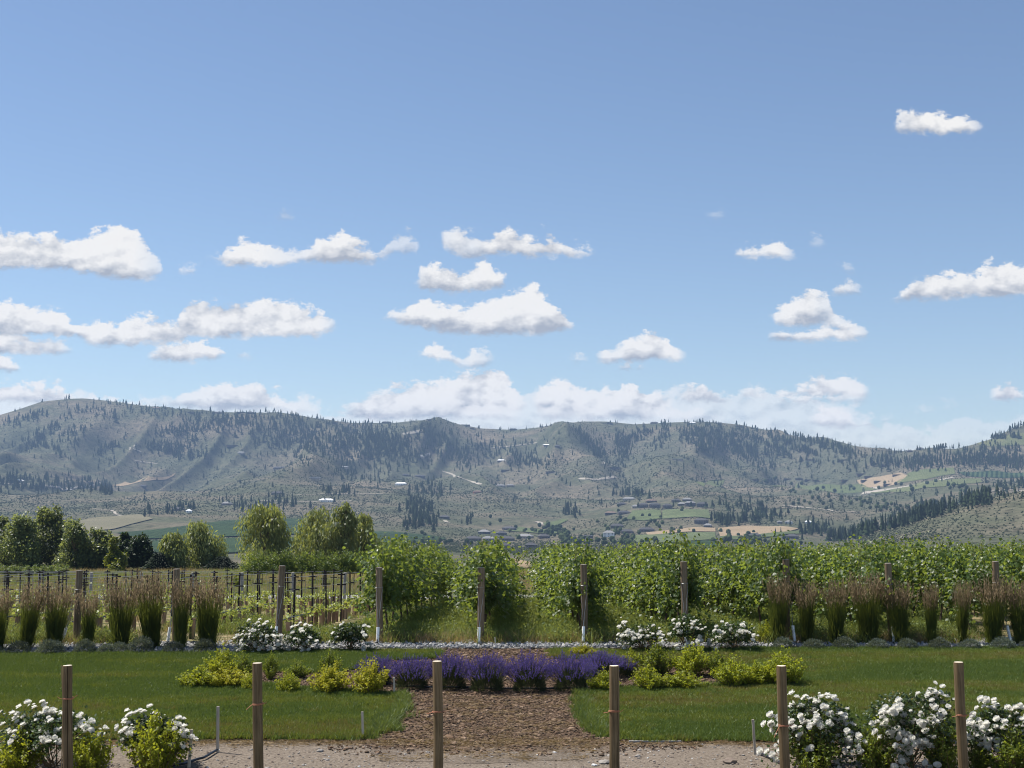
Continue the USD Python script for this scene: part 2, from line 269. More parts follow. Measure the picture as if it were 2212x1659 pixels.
# ------------------------------------------------------------------ ground and hills
GY = np.array([-80, 10, 16.1, 28.2, 40, 57, 76, 120, 168, 185.0])
GZ = np.array([-3.7, -3.5, -3.39, -2.73, -3.16, -3.86, -4.60, -6.1, -7.5, -8.1]) + ZC
def gz(y): return np.interp(y, GY, GZ)
def gp(xo, yo, lift=0.0):
    """Where the line of sight through a place of the photograph meets the near ground."""
    u, v = ray(xo, yo)
    y = np.linspace(8, 185, 4000); k = int(np.argmax(gz(y) >= ZC + v * y)) or 3999
    return np.array([u * y[k], y[k], gz(y[k]) + lift])

def ground_material():
    n = {'g': ('geometry', {}), 's': ('separate_xyz', {}),
     'n1': ('noise_texture', {'scale': 26.0, 'detail': 8.0, 'roughness': 0.7}), 'n2': ('noise_texture', {'scale': 1.3, 'detail': 5.0, 'roughness': 0.6}),
     'near': ('rgb_ramp', {'ramp': [(0.30, (0.075, 0.060, 0.046)), (0.48, (0.155, 0.127, 0.100)), (0.68, (0.255, 0.213, 0.172))]}),
     'weed': ('rgb_ramp', {'ramp': [(0.3, (0.07, 0.085, 0.03)), (0.5, (0.17, 0.145, 0.07)), (0.7, (0.32, 0.245, 0.15))]}),
     'field': ('rgb_ramp', {'ramp': [(0.3, (0.14, 0.155, 0.085)), (0.5, (0.22, 0.21, 0.13)), (0.7, (0.31, 0.275, 0.185))]}),
     'f1': ('map_range', {'from_min': 27.9, 'from_max': 28.6, 'clamp': True}), 'f2': ('map_range', {'from_min': 70.0, 'from_max': 76.0, 'clamp': True}),
     'm1': ('mix', {}), 'm2': ('mix', {}), 'b': ('bump', {'strength': 0.7, 'distance': 0.03}), 'p': ('principled_bsdf', {'roughness': 0.95, 'specular_ior_level': 0.1})}
    l = [('g.position', 's.vector'), ('g.position', 'n1.vector'), ('g.position', 'n2.vector'), ('n1.fac', 'near.fac'), ('n2.fac', 'weed.fac'), ('n2.fac', 'field.fac'),
     ('s.y', 'f1.value'), ('s.y', 'f2.value'), ('f1.result', 'm1.fac'), ('near.color', 'm1.color1'), ('weed.color', 'm1.color2'), ('f2.result', 'm2.fac'), ('m1.color', 'm2.color1'), ('field.color', 'm2.color2'),
     ('m2.color', 'p.base_color'), ('n1.fac', 'b.height'), ('b.normal', 'p.normal')]
    return usdkit.material(stage, '/World/Looks/ground', n, l, surface='p.BSDF')
M_ground = ground_material()
gx = np.linspace(-170, 170, 60); gy = np.unique(np.concatenate([np.linspace(-80, 185, 90), GY]))
X, Y = np.meshgrid(gx, gy); i, j = np.meshgrid(np.arange(len(gy) - 1), np.arange(len(gx) - 1), indexing='ij'); w = len(gx)
single('ground', (np.stack([X, Y, gz(Y)], -1).reshape(-1, 3), np.stack([i * w + j, i * w + j + 1, (i + 1) * w + j + 1, (i + 1) * w + j], -1).reshape(-1, 4)), M_ground, kind='structure', smooth=True)

# the hills: lines of the land seen in the photograph, each at its own distance, and what lies between them
CREST = [(-900,930),(-300,940),(0,897),(40,885),(90,868),(150,862),(180,861),(230,866),(300,876),(370,885),(420,892),(470,893),(520,892),(600,892),(650,899),(700,908),(760,914),(850,914),(900,909),(940,907),(990,917),(1040,926),(1110,929),(1160,924),(1200,918),(1260,911),(1310,911),(1370,917),(1450,913),(1510,911),(1560,914),(1600,918),(1650,928),(1700,938),(1760,952),(1820,967),(1870,980),(1900,988),(2000,1000),(2400,1010),(3100,1000)]
LINES = [  # distance, then places in the photograph
 (260, [(-900,1248),(3100,1248)]),
 (700, [(-900,1228),(3100,1228)]),
 (1000, [(-900,1203),(600,1203),(1100,1207),(1700,1200),(3100,1200)]),
 (1500, [(-900,1160),(0,1158),(300,1155),(540,1150),(800,1165),(1100,1178),(1300,1172),(1500,1168),(1700,1178),(1790,1180),(1830,1168),(1900,1143),(2000,1112),(2100,1086),(2212,1062),(2400,1030),(3100,1000)]),
 (1800, [(-900,1130),(0,1132),(300,1128),(540,1128),(800,1148),(1000,1156),(1100,1160),(1300,1155),(1500,1150),(1700,1158),(1800,1172),(1850,1170),(1950,1145),(2050,1116),(2150,1090),(2212,1076),(2400,1050),(3100,1040)]),
 (2300, [(-900,1095),(0,1094),(300,1092),(600,1085),(900,1100),(1000,1120),(1200,1128),(1300,1112),(1400,1095),(1500,1092),(1650,1108),(1750,1100),(1850,1110),(1950,1095),(2050,1075),(2212,1058),(3100,1030)]),
 (2900, [(-900,1050),(0,1050),(250,1046),(400,1046),(600,1030),(750,1040),(900,1052),(1100,1056),(1250,1062),(1330,1072),(1430,1058),(1500,1056),(1600,1062),(1700,1058),(1850,1062),(1950,1054),(2060,1040),(2212,1034),(3100,1010)]),
 (3400, [(-900,1020),(0,1018),(250,1014),(400,1000),(480,972),(520,964),(560,972),(640,990),(760,1008),(900,1010),(1000,1004),(1100,1003),(1200,1008),(1300,1022),(1380,1030),(1450,1018),(1550,1018),(1650,1022),(1700,1028),(1800,1034),(1950,1020),(2060,1010),(2212,1012),(3100,990)]),
 (3750, [(-900,1000),(0,998),(250,988),(420,978),(500,970),(600,976),(760,990),(900,982),(1000,972),(1100,978),(1200,978),(1300,990),(1400,992),(1500,975),(1600,985),(1700,996),(1800,990),(1870,985),(1920,980),(1990,972),(2060,966),(2110,955),(2160,940),(2212,920),(2260,905),(2500,900),(3100,900)]),
 (4500, CREST)]
NT, tmax = 760, 0.62
T = np.linspace(-tmax, tmax, NT)
ys = np.concatenate([np.geomspace(185, 1400, 60)[:-1], np.linspace(1400, 4500, 250), np.linspace(4520, 5600, 22)])
from scipy.interpolate import PchipInterpolator
from scipy.ndimage import gaussian_filter1d
rows, dist = [np.full(NT, (gz(185.0) - ZC) / 185.0)], [185.0]
for d, pts in LINES:
    xo, yo = np.array(pts, float).T; u, v = ray(xo, yo)
    fine = np.interp(np.linspace(-1, 1, 6000), u, v); fine = gaussian_filter1d(fine, 8 if d < 4500 else 3); rows.append(np.interp(T, np.linspace(-1, 1, 6000), fine)); dist.append(d)
rows = np.array(rows); dist = np.array(dist)
zl = ZC + rows * dist[:, None]
zl = np.vstack([zl, zl[-1] - 150, zl[-1] - 330]); dist = np.concatenate([dist, [5000, 5600]])
Zg = PchipInterpolator(dist, zl, axis=0)(ys)                        # [distance, azimuth]
Xg = T[None] * ys[:, None]; Yg = np.repeat(ys[:, None], NT, 1)
def ridged(x, y, seed):
    p = np.stack([x, y, np.zeros_like(x)], -1)
    return 1 - 2 * np.abs(meshkit.fbm(p, 2, seed) - 0.5)
wx = Xg + 260 * (meshkit.fbm(np.stack([Xg / 700, Yg / 700, 0 * Xg], -1), 2, 5) - 0.5)
crest_d = np.where(T > 0.272, 3750.0, 4500.0)
face = np.clip((Yg - 2700) / 800, 0, 1) * np.clip((4480 - Yg) / 420, 0, 1)
face = face * np.interp(T, [0.215, 0.30, 0.36], [1.0, 0.10, 0.22])[None]
Zg = Zg + face * (170 * (ridged(wx / 330, Yg / 1500, 3) - 0.82) + 60 * (ridged(wx / 120, Yg / 500, 9) - 0.78))
low = np.clip((Yg - 1300) / 500, 0, 1) * np.clip((4450 - Yg) / 300, 0, 1)
Zg = Zg + low * (9 * (meshkit.fbm(np.stack([Xg / 170, Yg / 230, 0 * Xg], -1), 4, 2) - 0.5) + 13 * (ridged(wx / 190 + 7, Yg / 420, 21) - 0.8) * np.clip((Yg - 1900) / 500, 0, 1))
i, j = np.meshgrid(np.arange(len(ys) - 1), np.arange(NT - 1), indexing='ij')
def hills_material():
    n = {'g': ('geometry', {}), 'n1': ('noise_texture', {'scale': 0.0045, 'detail': 7.0, 'roughness': 0.62}), 'n2': ('noise_texture', {'scale': 0.05, 'detail': 6.0, 'roughness': 0.7}),
     'v': ('voronoi_texture', {'scale': 0.085, 'randomness': 1.0}), 'vd': ('map_range', {'from_min': 0.22, 'from_max': 0.42, 'to_min': 0.45, 'to_max': 1.0, 'clamp': True}),
     'a': ('rgb_ramp', {'ramp': [(0.32, (0.066, 0.074, 0.050)), (0.46, (0.090, 0.094, 0.066)), (0.56, (0.118, 0.108, 0.082)), (0.70, (0.16, 0.137, 0.108))]}),
     'b': ('rgb_ramp', {'ramp': [(0.35, (0.62, 0.66, 0.62)), (0.6, (1.12, 1.1, 1.05))]}), 'm': ('mix', {'mix_type': 'multiply', 'fac': 1.0}), 'm2': ('mix', {'mix_type': 'multiply', 'fac': 0.75}),
     'cb': ('combine_color', {}), 'p': ('principled_bsdf', {'roughness': 1.0, 'specular_ior_level': 0.0})}
    l = [('g.position', 'n1.vector'), ('g.position', 'n2.vector'), ('g.position', 'v.vector'), ('n1.fac', 'a.fac'), ('n2.fac', 'b.fac'), ('a.color', 'm.color1'), ('b.color', 'm.color2'),
     ('v.distance', 'vd.value'), ('vd.result', 'cb.r'), ('vd.result', 'cb.g'), ('vd.result', 'cb.b'), ('m.color', 'm2.color1'), ('cb.color', 'm2.color2'), ('m2.color', 'p.base_color')]
    return usdkit.material(stage, '/World/Looks/hills', n, l, surface='p.BSDF')
single('hills', (np.stack([Xg, Yg, Zg], -1).reshape(-1, 3), np.stack([i * NT + j, i * NT + j + 1, (i + 1) * NT + j + 1, (i + 1) * NT + j], -1).reshape(-1, 4)), hills_material(), kind='structure', smooth=True)
Vg = np.maximum.accumulate((Zg - ZC) / ys[:, None], 0)
def hz(x, y):
    """Height of the hills at x, y (arrays)."""
    t = np.clip((x / y + tmax) / (2 * tmax) * (NT - 1), 0, NT - 1.001); r = np.clip(np.interp(y, ys, np.arange(len(ys))), 0, len(ys) - 1.001)
    a, b = r.astype(int), t.astype(int); fr, ft = r - a, t - b
    return Zg[a, b] * (1 - fr) * (1 - ft) + Zg[a + 1, b] * fr * (1 - ft) + Zg[a, b + 1] * (1 - fr) * ft + Zg[a + 1, b + 1] * fr * ft
def hit(xo, yo):
    """Where the line of sight through a place of the photograph meets the hills; None above the skyline."""
    u, v = ray(xo, yo); c = int(np.clip(round((u + tmax) / (2 * tmax) * (NT - 1)), 0, NT - 1)); col = Vg[:, c]
    k = int(np.searchsorted(col, v))
    if k >= len(ys) or ys[k] > 4700: return None
    if k == 0: return None
    a, b = col[k - 1], col[k]; y = ys[k - 1] + (ys[k] - ys[k - 1]) * (v - a) / max(b - a, 1e-9)
    return np.array([u * y, y, float(hz(np.array([u * y]), np.array([y]))[0])])
# haze in the valley
def haze():
    lo, hi = float(Zg.min()) - 15, float(Zg.max()) + 30
    v, f = box(-3800, 3800, -200, 5900, lo, hi)
    m = usdkit.material(stage, '/World/Looks/haze', {'v': ('principled_volume', {'color': (0.46, 0.66, 1.0), 'density': HAZE, 'anisotropy': 0.1})}, [], volume='v.volume')
    single('haze', (v, f), m, kind='stuff')
HAZE = 6.2e-5
haze()
# ------------------------------------------------------------------ fields and tracks on the hills
def drape(poly, lift=1.2, step=14.0):
    """A sheet lying on the hills inside the outline (places of the photograph)."""
    pts = [hit(x, y) for x, y in poly]; pts = [p for p in pts if p is not None]
    pg = Polygon([p[:2] for p in pts]).buffer(0)
    if pg.geom_type != 'Polygon': pg = max(pg.geoms, key=lambda g: g.area)
    b = [np.array(pg.exterior.coords)[:, :2]]
    v2, f = trimesh.creation.triangulate_polygon(pg.segmentize(step), engine='earcut')
    x0, y0, x1, y1 = pg.bounds
    gxs, gys = np.meshgrid(np.arange(x0, x1 + step, step), np.arange(y0, y1 + step, step)); c = contains_xy(pg.buffer(-step * .3), gxs, gys)
    from scipy.spatial import Delaunay
    ring = np.array(pg.segmentize(step).exterior.coords)[:-1]
    allp = np.vstack([ring, np.stack([gxs[c], gys[c]], 1)]); d = Delaunay(allp).simplices
    ctr = allp[d].mean(1); d = d[contains_xy(pg, ctr[:, 0], ctr[:, 1])]
    a, bb, cc = allp[d[:, 0]], allp[d[:, 1]], allp[d[:, 2]]
    flip = (bb[:, 0] - a[:, 0]) * (cc[:, 1] - a[:, 1]) - (bb[:, 1] - a[:, 1]) * (cc[:, 0] - a[:, 0]) < 0
    d[flip] = d[flip][:, ::-1]
    z = hz(allp[:, 0], allp[:, 1]) + lift
    return np.column_stack([allp, z]), d
def rowfield(name, dark, light, period, angle=0.0):
    n = {'g': ('geometry', {}), 'mp': ('mapping', {'rotation': (0, 0, angle), 'scale': (1, 1, 0)}), 'w': ('wave_texture', {'scale': 0.314 / period, 'distortion': 0.6, 'detail': 1.0, 'detail_scale': 2.0}),
         'n': ('noise_texture', {'scale': 0.02, 'detail': 4.0}), 'r': ('rgb_ramp', {'ramp': [(0.3, dark), (0.7, light)]}), 'h': ('hsv', {}), 'v': ('map_range', {'from_min': 0.3, 'from_max': 0.7, 'to_min': 0.8, 'to_max': 1.2}),
         'p': ('principled_bsdf', {'roughness': 1.0, 'specular_ior_level': 0.0})}
    return usdkit.material(stage, '/World/Looks/' + name, n, [('g.position', 'mp.vector'), ('mp.vector', 'w.vector'), ('g.position', 'n.vector'), ('w.fac', 'r.fac'), ('r.color', 'h.color'), ('n.fac', 'v.value'), ('v.result', 'h.value'), ('h.color', 'p.base_color')], surface='p.BSDF')
M_orch = rowfield('orchard', (0.016, 0.032, 0.018), (0.05, 0.072, 0.038), 11.0, 0.35)
M_vrow = rowfield('vineyard_rows', (0.04, 0.075, 0.03), (0.15, 0.155, 0.09), 9.0, 1.62)
M_vgreen = rowfield('vineyard_green', (0.062, 0.088, 0.042), (0.11, 0.125, 0.066), 8.0, 1.4)
M_golf = plain('golf_grass', (0.075, 0.098, 0.042), 1.0, 0.0, (0.115, 0.125, 0.065), 0.006, coord='world')
M_meadow = plain('green_meadow', (0.078, 0.097, 0.045), 1.0, 0.0, (0.125, 0.125, 0.07), 0.008, coord='world')
M_tan = plain('dry_field', (0.22, 0.17, 0.11), 1.0, 0.0, (0.28, 0.22, 0.155), 0.01, coord='world')
M_track = plain('track', (0.32, 0.295, 0.25), 1.0, 0.0, (0.27, 0.245, 0.21), 0.02, coord='world')
M_dull = plain('dry_meadow', (0.12, 0.115, 0.075), 1.0, 0.0, (0.165, 0.15, 0.105), 0.012, coord='world')
FIELDS = [
 ('orchard', M_orch, 'dark green orchard block on the slope behind the small willow', [(250,1152),(330,1146),(420,1135),(470,1128),(540,1122),(680,1120),(690,1156),(520,1160),(300,1166)]),
 ('orchard', M_orch, 'dark green orchard strip below the first, nearer the valley floor', [(290,1171),(420,1168),(560,1163),(690,1162),(690,1192),(400,1199),(330,1195)]),
 ('orchard', M_orch, 'dark green orchard right behind the large willows', [(800,1149),(850,1150),(930,1158),(965,1164),(930,1172),(880,1178),(800,1180)]),
 ('orchard', M_orch, 'dark orchard on the upper bench at the right edge under the pines', [(2068,1020),(2140,1017),(2300,1018),(2300,1031),(2140,1032),(2085,1028)]),
 ('orchard', M_vgreen, 'narrow dark orchard strip curving below the tan field', [(1556,1160),(1640,1155),(1720,1148),(1790,1133),(1792,1142),(1730,1154),(1640,1163),(1560,1168)]),
 ('vineyard', M_vrow, 'pale green vineyard with clear rows below the village houses', [(1430,1104),(1530,1102),(1535,1121),(1431,1122)]),
 ('vineyard', M_vgreen, 'smooth green vineyard left of the striped one', [(1366,1104),(1427,1103),(1429,1121),(1392,1126),(1350,1122)]),
 ('vineyard', M_vrow, 'striped vineyard just above the near vines', [(1362,1158),(1470,1153),(1545,1151),(1547,1166),(1470,1172),(1380,1176)]),
 ('vineyard', M_orch, 'dark green vineyard block below the striped one', [(1440,1176),(1548,1169),(1556,1184),(1450,1190)]),
 ('vineyard', M_vgreen, 'small green patch between the white track and the scrubby slope', [(1172,1131),(1215,1122),(1228,1124),(1205,1136),(1182,1141)]),
 ('vineyard', M_vgreen, 'long green strip above the row of valley houses', [(1075,1146),(1120,1139),(1180,1145),(1215,1153),(1150,1152)]),
 ('field', M_tan, 'tan mown field right of the village lane', [(1551,1142),(1600,1137),(1690,1138),(1726,1143),(1700,1150),(1620,1158),(1556,1160)]),
 ('field', M_tan, 'tan field left of the village lane', [(1395,1152),(1440,1147),(1500,1140),(1545,1142),(1546,1150),(1470,1151),(1400,1158)]),
 ('field', M_tan, 'narrow tan field at the foot of the left face', [(240,1048),(270,1040),(330,1032),(380,1021),(376,1027),(320,1040),(262,1051)]),
 ('field', M_dull, 'pale dry meadow above the left orchard', [(150,1132),(220,1118),(300,1112),(330,1122),(240,1145),(170,1150)]),
 ('golf_lawn', M_golf, 'green lawn strip left of the bench houses', [(1505,1044),(1530,1038),(1566,1036),(1562,1046),(1520,1052)]),
 ('golf_lawn', M_golf, 'green lawn among round trees in front of the bench houses', [(1668,1050),(1720,1045),(1800,1048),(1862,1046),(1900,1056),(1868,1062),(1790,1062),(1700,1054)]),
 ('golf_lawn', M_golf, 'green lawn below the wide pale road', [(1880,1063),(1960,1053),(2060,1036),(2118,1034),(2122,1042),(2040,1052),(1930,1064)]),
 ('golf_lawn', M_golf, 'green lawn between the wide pale road and the pines', [(1930,1046),(1965,1022),(2000,1014),(2060,1011),(2064,1024),(2000,1036)]),
 ('field', M_tan, 'bare tan ground round the houses above the wide road', [(1850,1040),(1900,1030),(1945,1022),(1960,1028),(1938,1046),(1895,1052),(1862,1052)]),
 ('meadow', M_meadow, 'bright green meadow on the top of the right hill', [(2060,968),(2110,958),(2160,946),(2212,936),(2330,925),(2330,962),(2212,962),(2120,966)]),
]
for name, mat, label, poly in FIELDS:
    try: single(name, drape(poly), mat, kind='structure', label=label)
    except Exception as e: print('field', label, e)
def ribbon(pts, width):
    pts = np.array(pts, float); l = np.concatenate([[0], np.cumsum(np.linalg.norm(np.diff(pts, axis=0), axis=1))]); q = np.linspace(0, l[-1], max(8, int(l[-1] / 1.2)))
    P = [hit(x, y) for x, y in zip(np.interp(q, l, pts[:, 0]), np.interp(q, l, pts[:, 1]))]; P = np.array([p for p in P if p is not None])
    step = np.linalg.norm(np.diff(P[:, :2], axis=0), axis=1); ok = step < max(60, 4 * np.median(step))
    c = P[:, :2].copy(); c[:, 1] = gaussian_filter1d(c[:, 1], 1.5); t = unit(np.gradient(c, axis=0)); nrm = np.stack([-t[:, 1], t[:, 0]], 1) * width / 2
    v = np.vstack([c + nrm, c - nrm]); n = len(c); k = np.nonzero(ok)[0]
    return np.column_stack([v, hz(v[:, 0], v[:, 1]) + .9]), np.stack([k, k + n, k + n + 1, k + 1], 1)
TRACKS = [([(955,1018),(975,1024),(985,1029),(1005,1036),(1025,1043),(1040,1047)], 13), ([(1157,1127),(1166,1129),(1172,1135)], 20), ([(1690,1092),(1730,1096),(1790,1102),(1800,1105),(1850,1107)], 14),
 ([(1862,1066),(1895,1061),(1930,1056),(1990,1046),(2060,1031)], 26), ([(1862,1046),(1880,1050),(1900,1056)], 16), ([(281,965),(290,971),(305,976)], 8), ([(290,995),(310,998),(340,1002)], 6),
 ([(875,1140),(878,1130),(882,1128)], 16), ([(960,1124),(966,1130),(970,1128)], 14), ([(640,1069),(700,1068),(760,1066),(830,1068)], 10), ([(560,1083),(700,1084),(760,1083)], 12),
 ([(1060,968),(1120,962),(1160,957)], 9), ([(870,938),(895,934),(915,930)], 20), ([(905,986),(918,984),(930,980)], 12), ([(1300,1002),(1312,1000),(1330,1008)], 10), ([(1250,1034),(1290,1036),(1330,1030)], 16),
 ([(1840,1142),(1880,1136),(1920,1128),(1952,1118)], 8), ([(200,1100),(245,1103),(250,1113),(262,1112)], 9), ([(205,1132),(230,1122),(262,1114)], 10), ([(0,1045),(60,1046),(130,1053)], 9), ([(130,1058),(190,1050),(222,1044)], 9), ([(2100,1066),(2180,1058),(2215,1062)], 10)]
for pts, wd in TRACKS:
    single('track', ribbon(pts, wd * .5), M_track, kind='structure')

# ------------------------------------------------------------------ pines, scrub and houses on the hills
rng = np.random.default_rng(11)
def pine_mesh(seed, h=1.0, r=0.17, tiers=5, sides=7):
    g = np.random.default_rng(seed); out = []
    for k in range(tiers):
        z0 = 0.16 + 0.80 * k / tiers * 0.96; z1 = min(1.0, z0 + 0.34); rr = r * (1 - 0.80 * (k / tiers)) * g.uniform(0.8, 1.15)
        a = np.arange(sides) / sides * 2 * np.pi + g.uniform(0, 6); q = rr * g.uniform(0.6, 1.25, sides)
        v = np.vstack([np.stack([q * np.cos(a), q * np.sin(a), z0 + g.uniform(-.05, .05, sides)], 1), [[g.normal(0, .012), g.normal(0, .012), z1]], [[0, 0, z0 + 0.06]]])
        out.append((v, np.vstack([[[i, (i + 1) % sides, sides] for i in range(sides)], [[(i + 1) % sides, i, sides + 1] for i in range(sides)]])))
    return join(out)
def trunk_mesh(h=0.3, r=0.022): return tube([(0, 0, -0.06), (0, 0, h)], [r, r * .7], 5)
def round_mesh(seed, sub=1):
    g = np.random.default_rng(seed); m = trimesh.creation.icosphere(sub, 1.0); v = np.array(m.vertices)
    v *= (1 + 0.35 * (meshkit.noise(v * 1.7 + seed, seed) - 0.5) + g.uniform(-.14, .14, len(v)))[:, None]; v[:, 2] = v[:, 2] * 0.9 + 0.75
    return v, np.array(m.faces)
M_pine = plain('pine_needles', (0.016, 0.028, 0.014), 0.9, 0.1, (0.034, 0.048, 0.022), 0.3)
M_pine2 = plain('pine_needles_light', (0.026, 0.042, 0.018), 0.9, 0.1, (0.05, 0.066, 0.028), 0.3)
M_scrub = plain('scrub', (0.038, 0.048, 0.028), 0.95, 0.0, (0.066, 0.074, 0.046), 0.9)
M_bark = plain('bark', (0.09, 0.06, 0.045), 0.9, 0.1, (0.16, 0.12, 0.09), 14.0, bump=0.4, stretch=(1, 1, 0.2))
pines = [(pine_mesh(k, r=q, tiers=t), (M_pine, M_pine2)[k % 3 == 2]) for k, (q, t) in enumerate([(.15, 5), (.19, 5), (.22, 4), (.17, 6), (.26, 4)])]
spots = []     # x, y of the photograph, height in metres, upright pine (0) or round tree (1)
def skyline(xo): return float(np.interp(xo, [p[0] for p in CREST], [p[1] for p in CREST]))
def stroke(x0, y0, x1, y1, spread, count, hmin, hmax, kind=0):
    t = rng.uniform(0, 1, count); o = rng.normal(0, spread, (count, 2)) * [1, 0.55]
    for a, b in zip(t, o): spots.append((x0 + (x1 - x0) * a + b[0], y0 + (y1 - y0) * a + b[1], rng.uniform(hmin, hmax), kind))
def area(x0, x1, y0, y1, count, hmin, hmax, kind=0):
    for _ in range(count): spots.append((rng.uniform(x0, x1), rng.uniform(y0, y1), rng.uniform(hmin, hmax) , kind))
for s in [(560,905,700,960,45,330), (640,930,830,1000,40,330), (740,930,900,990,35,300), (800,925,860,985,22,160), (900,930,990,975,30,120), (980,975,1010,1005,20,70), (1040,960,1120,985,20,80),
          (1115,995,1180,1000,16,70), (1245,930,1300,990,7,110), (1335,935,1350,990,9,110), (1345,960,1400,930,9,80), (1440,915,1420,975,8,60), (1480,930,1560,965,16,160), (1530,925,1640,985,14,190), (1600,930,1700,985,10,130), (1660,940,1760,985,9,120), (1720,945,1850,985,10,150), (1490,950,1540,980,8,60),
          (1560,960,1660,1015,14,90), (1890,1000,2000,1005,14,110), (1960,1000,2212,1000,14,260), (2060,985,2240,1008,16,170), (2000,975,2210,970,10,70), (2090,950,2212,945,4,60), (2110,948,2230,915,6,70),
          (1840,1164,1930,1146,15,80), (1900,1148,2010,1120,17,85), (1960,1115,2040,1105,20,80), (2030,1108,2130,1076,13,45), (2090,1085,2220,1045,14,75), (1800,1170,1850,1160,9,50), (1740,1155,1800,1140,14,40),
          (905,1060,900,1150,14,70), (890,1090,930,1140,14,60), (915,1050,960,1070,14,36), (0,1042,110,1050,16,120), (110,1045,240,1060,14,70), (225,1050,235,1070,9,30), (40,985,190,925,10,60), (100,960,140,990,5,24), (60,960,150,900,8,60), (200,985,260,960,8,26),
          (330,965,430,985,14,110), (330,935,480,925,12,90), (380,985,420,950,8,40), (230,870,420,905,12,60), (420,905,560,915,14,120), (150,880,260,900,14,60), (10,920,100,895,10,60),
          (1700,1000,1860,990,26,70), (1560,1090,1700,1120,22,60), (1650,1125,1560,1130,8,40), (1540,1128,1580,1132,6,24), (1320,1070,1400,1072,4,40), (1225,1105,1240,1112,8,26), (1000,1140,1020,1120,6,8), (700,1065,760,1062,10,22), (480,1080,640,1090,10,24), (500,1100,680,1096,12,36), (330,1110,420,1100,9,16)]:
    stroke(*s, 11, 21)
area(0, 2212, 930, 1100, 420, 6, 15); area(0, 900, 900, 1000, 120, 8, 17); area(900, 1700, 930, 1010, 90, 8, 17); area(1650, 2212, 1040, 1160, 150, 7, 13)
for a, n_, h0, h1 in [((1060,1130,1290,1170), 60, 4, 8), ((1290,1110,1480,1150), 50, 4, 8), ((1180,1150,1300,1190), 60, 5, 10), ((1560,1160,1720,1185), 50, 5, 9), ((1660,1040,1880,1060), 40, 6, 11), ((1880,1030,2110,1060), 26, 6, 11), ((850,1160,1050,1195), 46, 4, 8), ((1330,1075,1520,1100), 50, 4, 7), ((1300,1150,1420,1192), 50, 5, 9), ((1700,1075,2000,1100), 90, 5, 9)]:
    stroke(a[0], a[1], a[2], a[3], 16, n_, h0, h1, 1)
for xo in list(rng.uniform(0, 560, 16)) + list(rng.uniform(560, 800, 26)) + list(rng.uniform(800, 1460, 24)) + list(rng.uniform(1460, 1900, 40)) + [875, 890, 893, 1152, 1168, 1190, 1171, 1830, 1836, 1848]:
    spots.append((xo, skyline(xo) + 1.5, rng.uniform(8, 15), 0))
spots += [(143, 864.5, 20, 0), (149, 863.5, 21, 0), (140, 866, 14, 0), (286, 875, 12, 0), (388, 887.5, 15, 0), (32, 890, 12, 0), (43, 886.5, 12, 0)]
for xo in rng.uniform(1900, 2230, 60): spots.append((xo, float(np.interp(xo, [1880, 1990, 2060, 2110, 2160, 2212], [985, 972, 966, 955, 940, 920])) + 1.5, rng.uniform(8, 18), 0))
tp = []
for xo, yo, h, k in spots:
    if 780 < xo < 870 and yo > 1140: pass
    p = hit(xo, yo)
    if p is not None and p[1] > 1350: tp.append((*p, h * (0.75 + 0.25 * min(1, p[1] / 4000)), k, xo, yo))
from scipy.ndimage import gaussian_filter
Zs = gaussian_filter(Zg, 2.0); dx = np.gradient(Zs, axis=1) / np.gradient(Xg, axis=1); cav = gaussian_filter(Zg, (3, 7)) - Zs
m = 0; cand = rng.integers(0, [len(ys), NT], (60000, 2)); yy_, tt_ = ys[cand[:, 0]], T[cand[:, 1]]
score = np.clip(cav[cand[:, 0], cand[:, 1]] / 7, -.2, 1) * .8 + np.clip(-dx[cand[:, 0], cand[:, 1]] * 1.1, -.3, .6)
wooded = np.where(tt_ < -.20, .55, np.where(tt_ < -.07, 1.0, np.where(tt_ < .04, .6, 1.0)))
pick = (yy_ > 3150) & (yy_ < 4480) & (np.abs(tt_) < .41) & (rng.uniform(0, 1, len(cand)) < np.clip(score, 0, 1) * wooded * .30)
cand = cand[pick][:2600]
for a, b in cand:
    X0 = Xg[a, b] + rng.normal(0, 3); Y0 = ys[a] + rng.normal(0, 4); tp.append((X0, Y0, float(hz(np.array([X0]), np.array([Y0]))[0]), rng.uniform(8, 17), 0, 1106 + F * X0 / Y0, 980))
tp = np.array(tp); size = tp[:, 3] / tp[:, 1]
order = np.argsort(-size)
up = order[tp[order, 4] == 0]; near300, rest = up[:300], up[300:]
rd = order[tp[order, 4] == 1]; rnear, rrest = rd[:300], rd[300:]
pk = []
for k, (m, mat) in enumerate(pines):
    c = klass(f'pine_kind_{k}'); part(c, 'crown', m, mat); part(c, 'trunk', trunk_mesh(), M_bark); pk.append(c)
rk = []
M_round = [plain('round_tree_leaves', (0.022, 0.036, 0.016), 0.9, 0.1, (0.045, 0.062, 0.028), 0.5), plain('round_tree_leaves_light', (0.04, 0.06, 0.022), 0.9, 0.1, (0.07, 0.09, 0.04), 0.5)]
rmesh = [round_mesh(k, 2) for k in range(4)]
for k in range(4):
    c = klass(f'round_tree_kind_{k}'); v, f = rmesh[k]; part(c, 'crown', (v * [.42, .42, .52] + [0, 0, .12], f), M_round[k % 2]); part(c, 'trunk', trunk_mesh(.35, .04), M_bark); rk.append(c)
def region(xo, yo):
    if xo > 1860 and yo < 1030: return 'on the dark wooded hill at the right'
    if xo > 1780: return 'along the ravine below the right-hand bench'
    if xo > 1230 and yo < 1030: return 'in the gullies under the right end of the main ridge'
    if yo > 1100: return 'among the houses and fields on the valley floor'
    if yo < 930: return 'on the skyline of the main ridge'
    if xo > 560: return 'on the wooded middle face of the main ridge'
    return 'on the grassy left face of the main ridge'
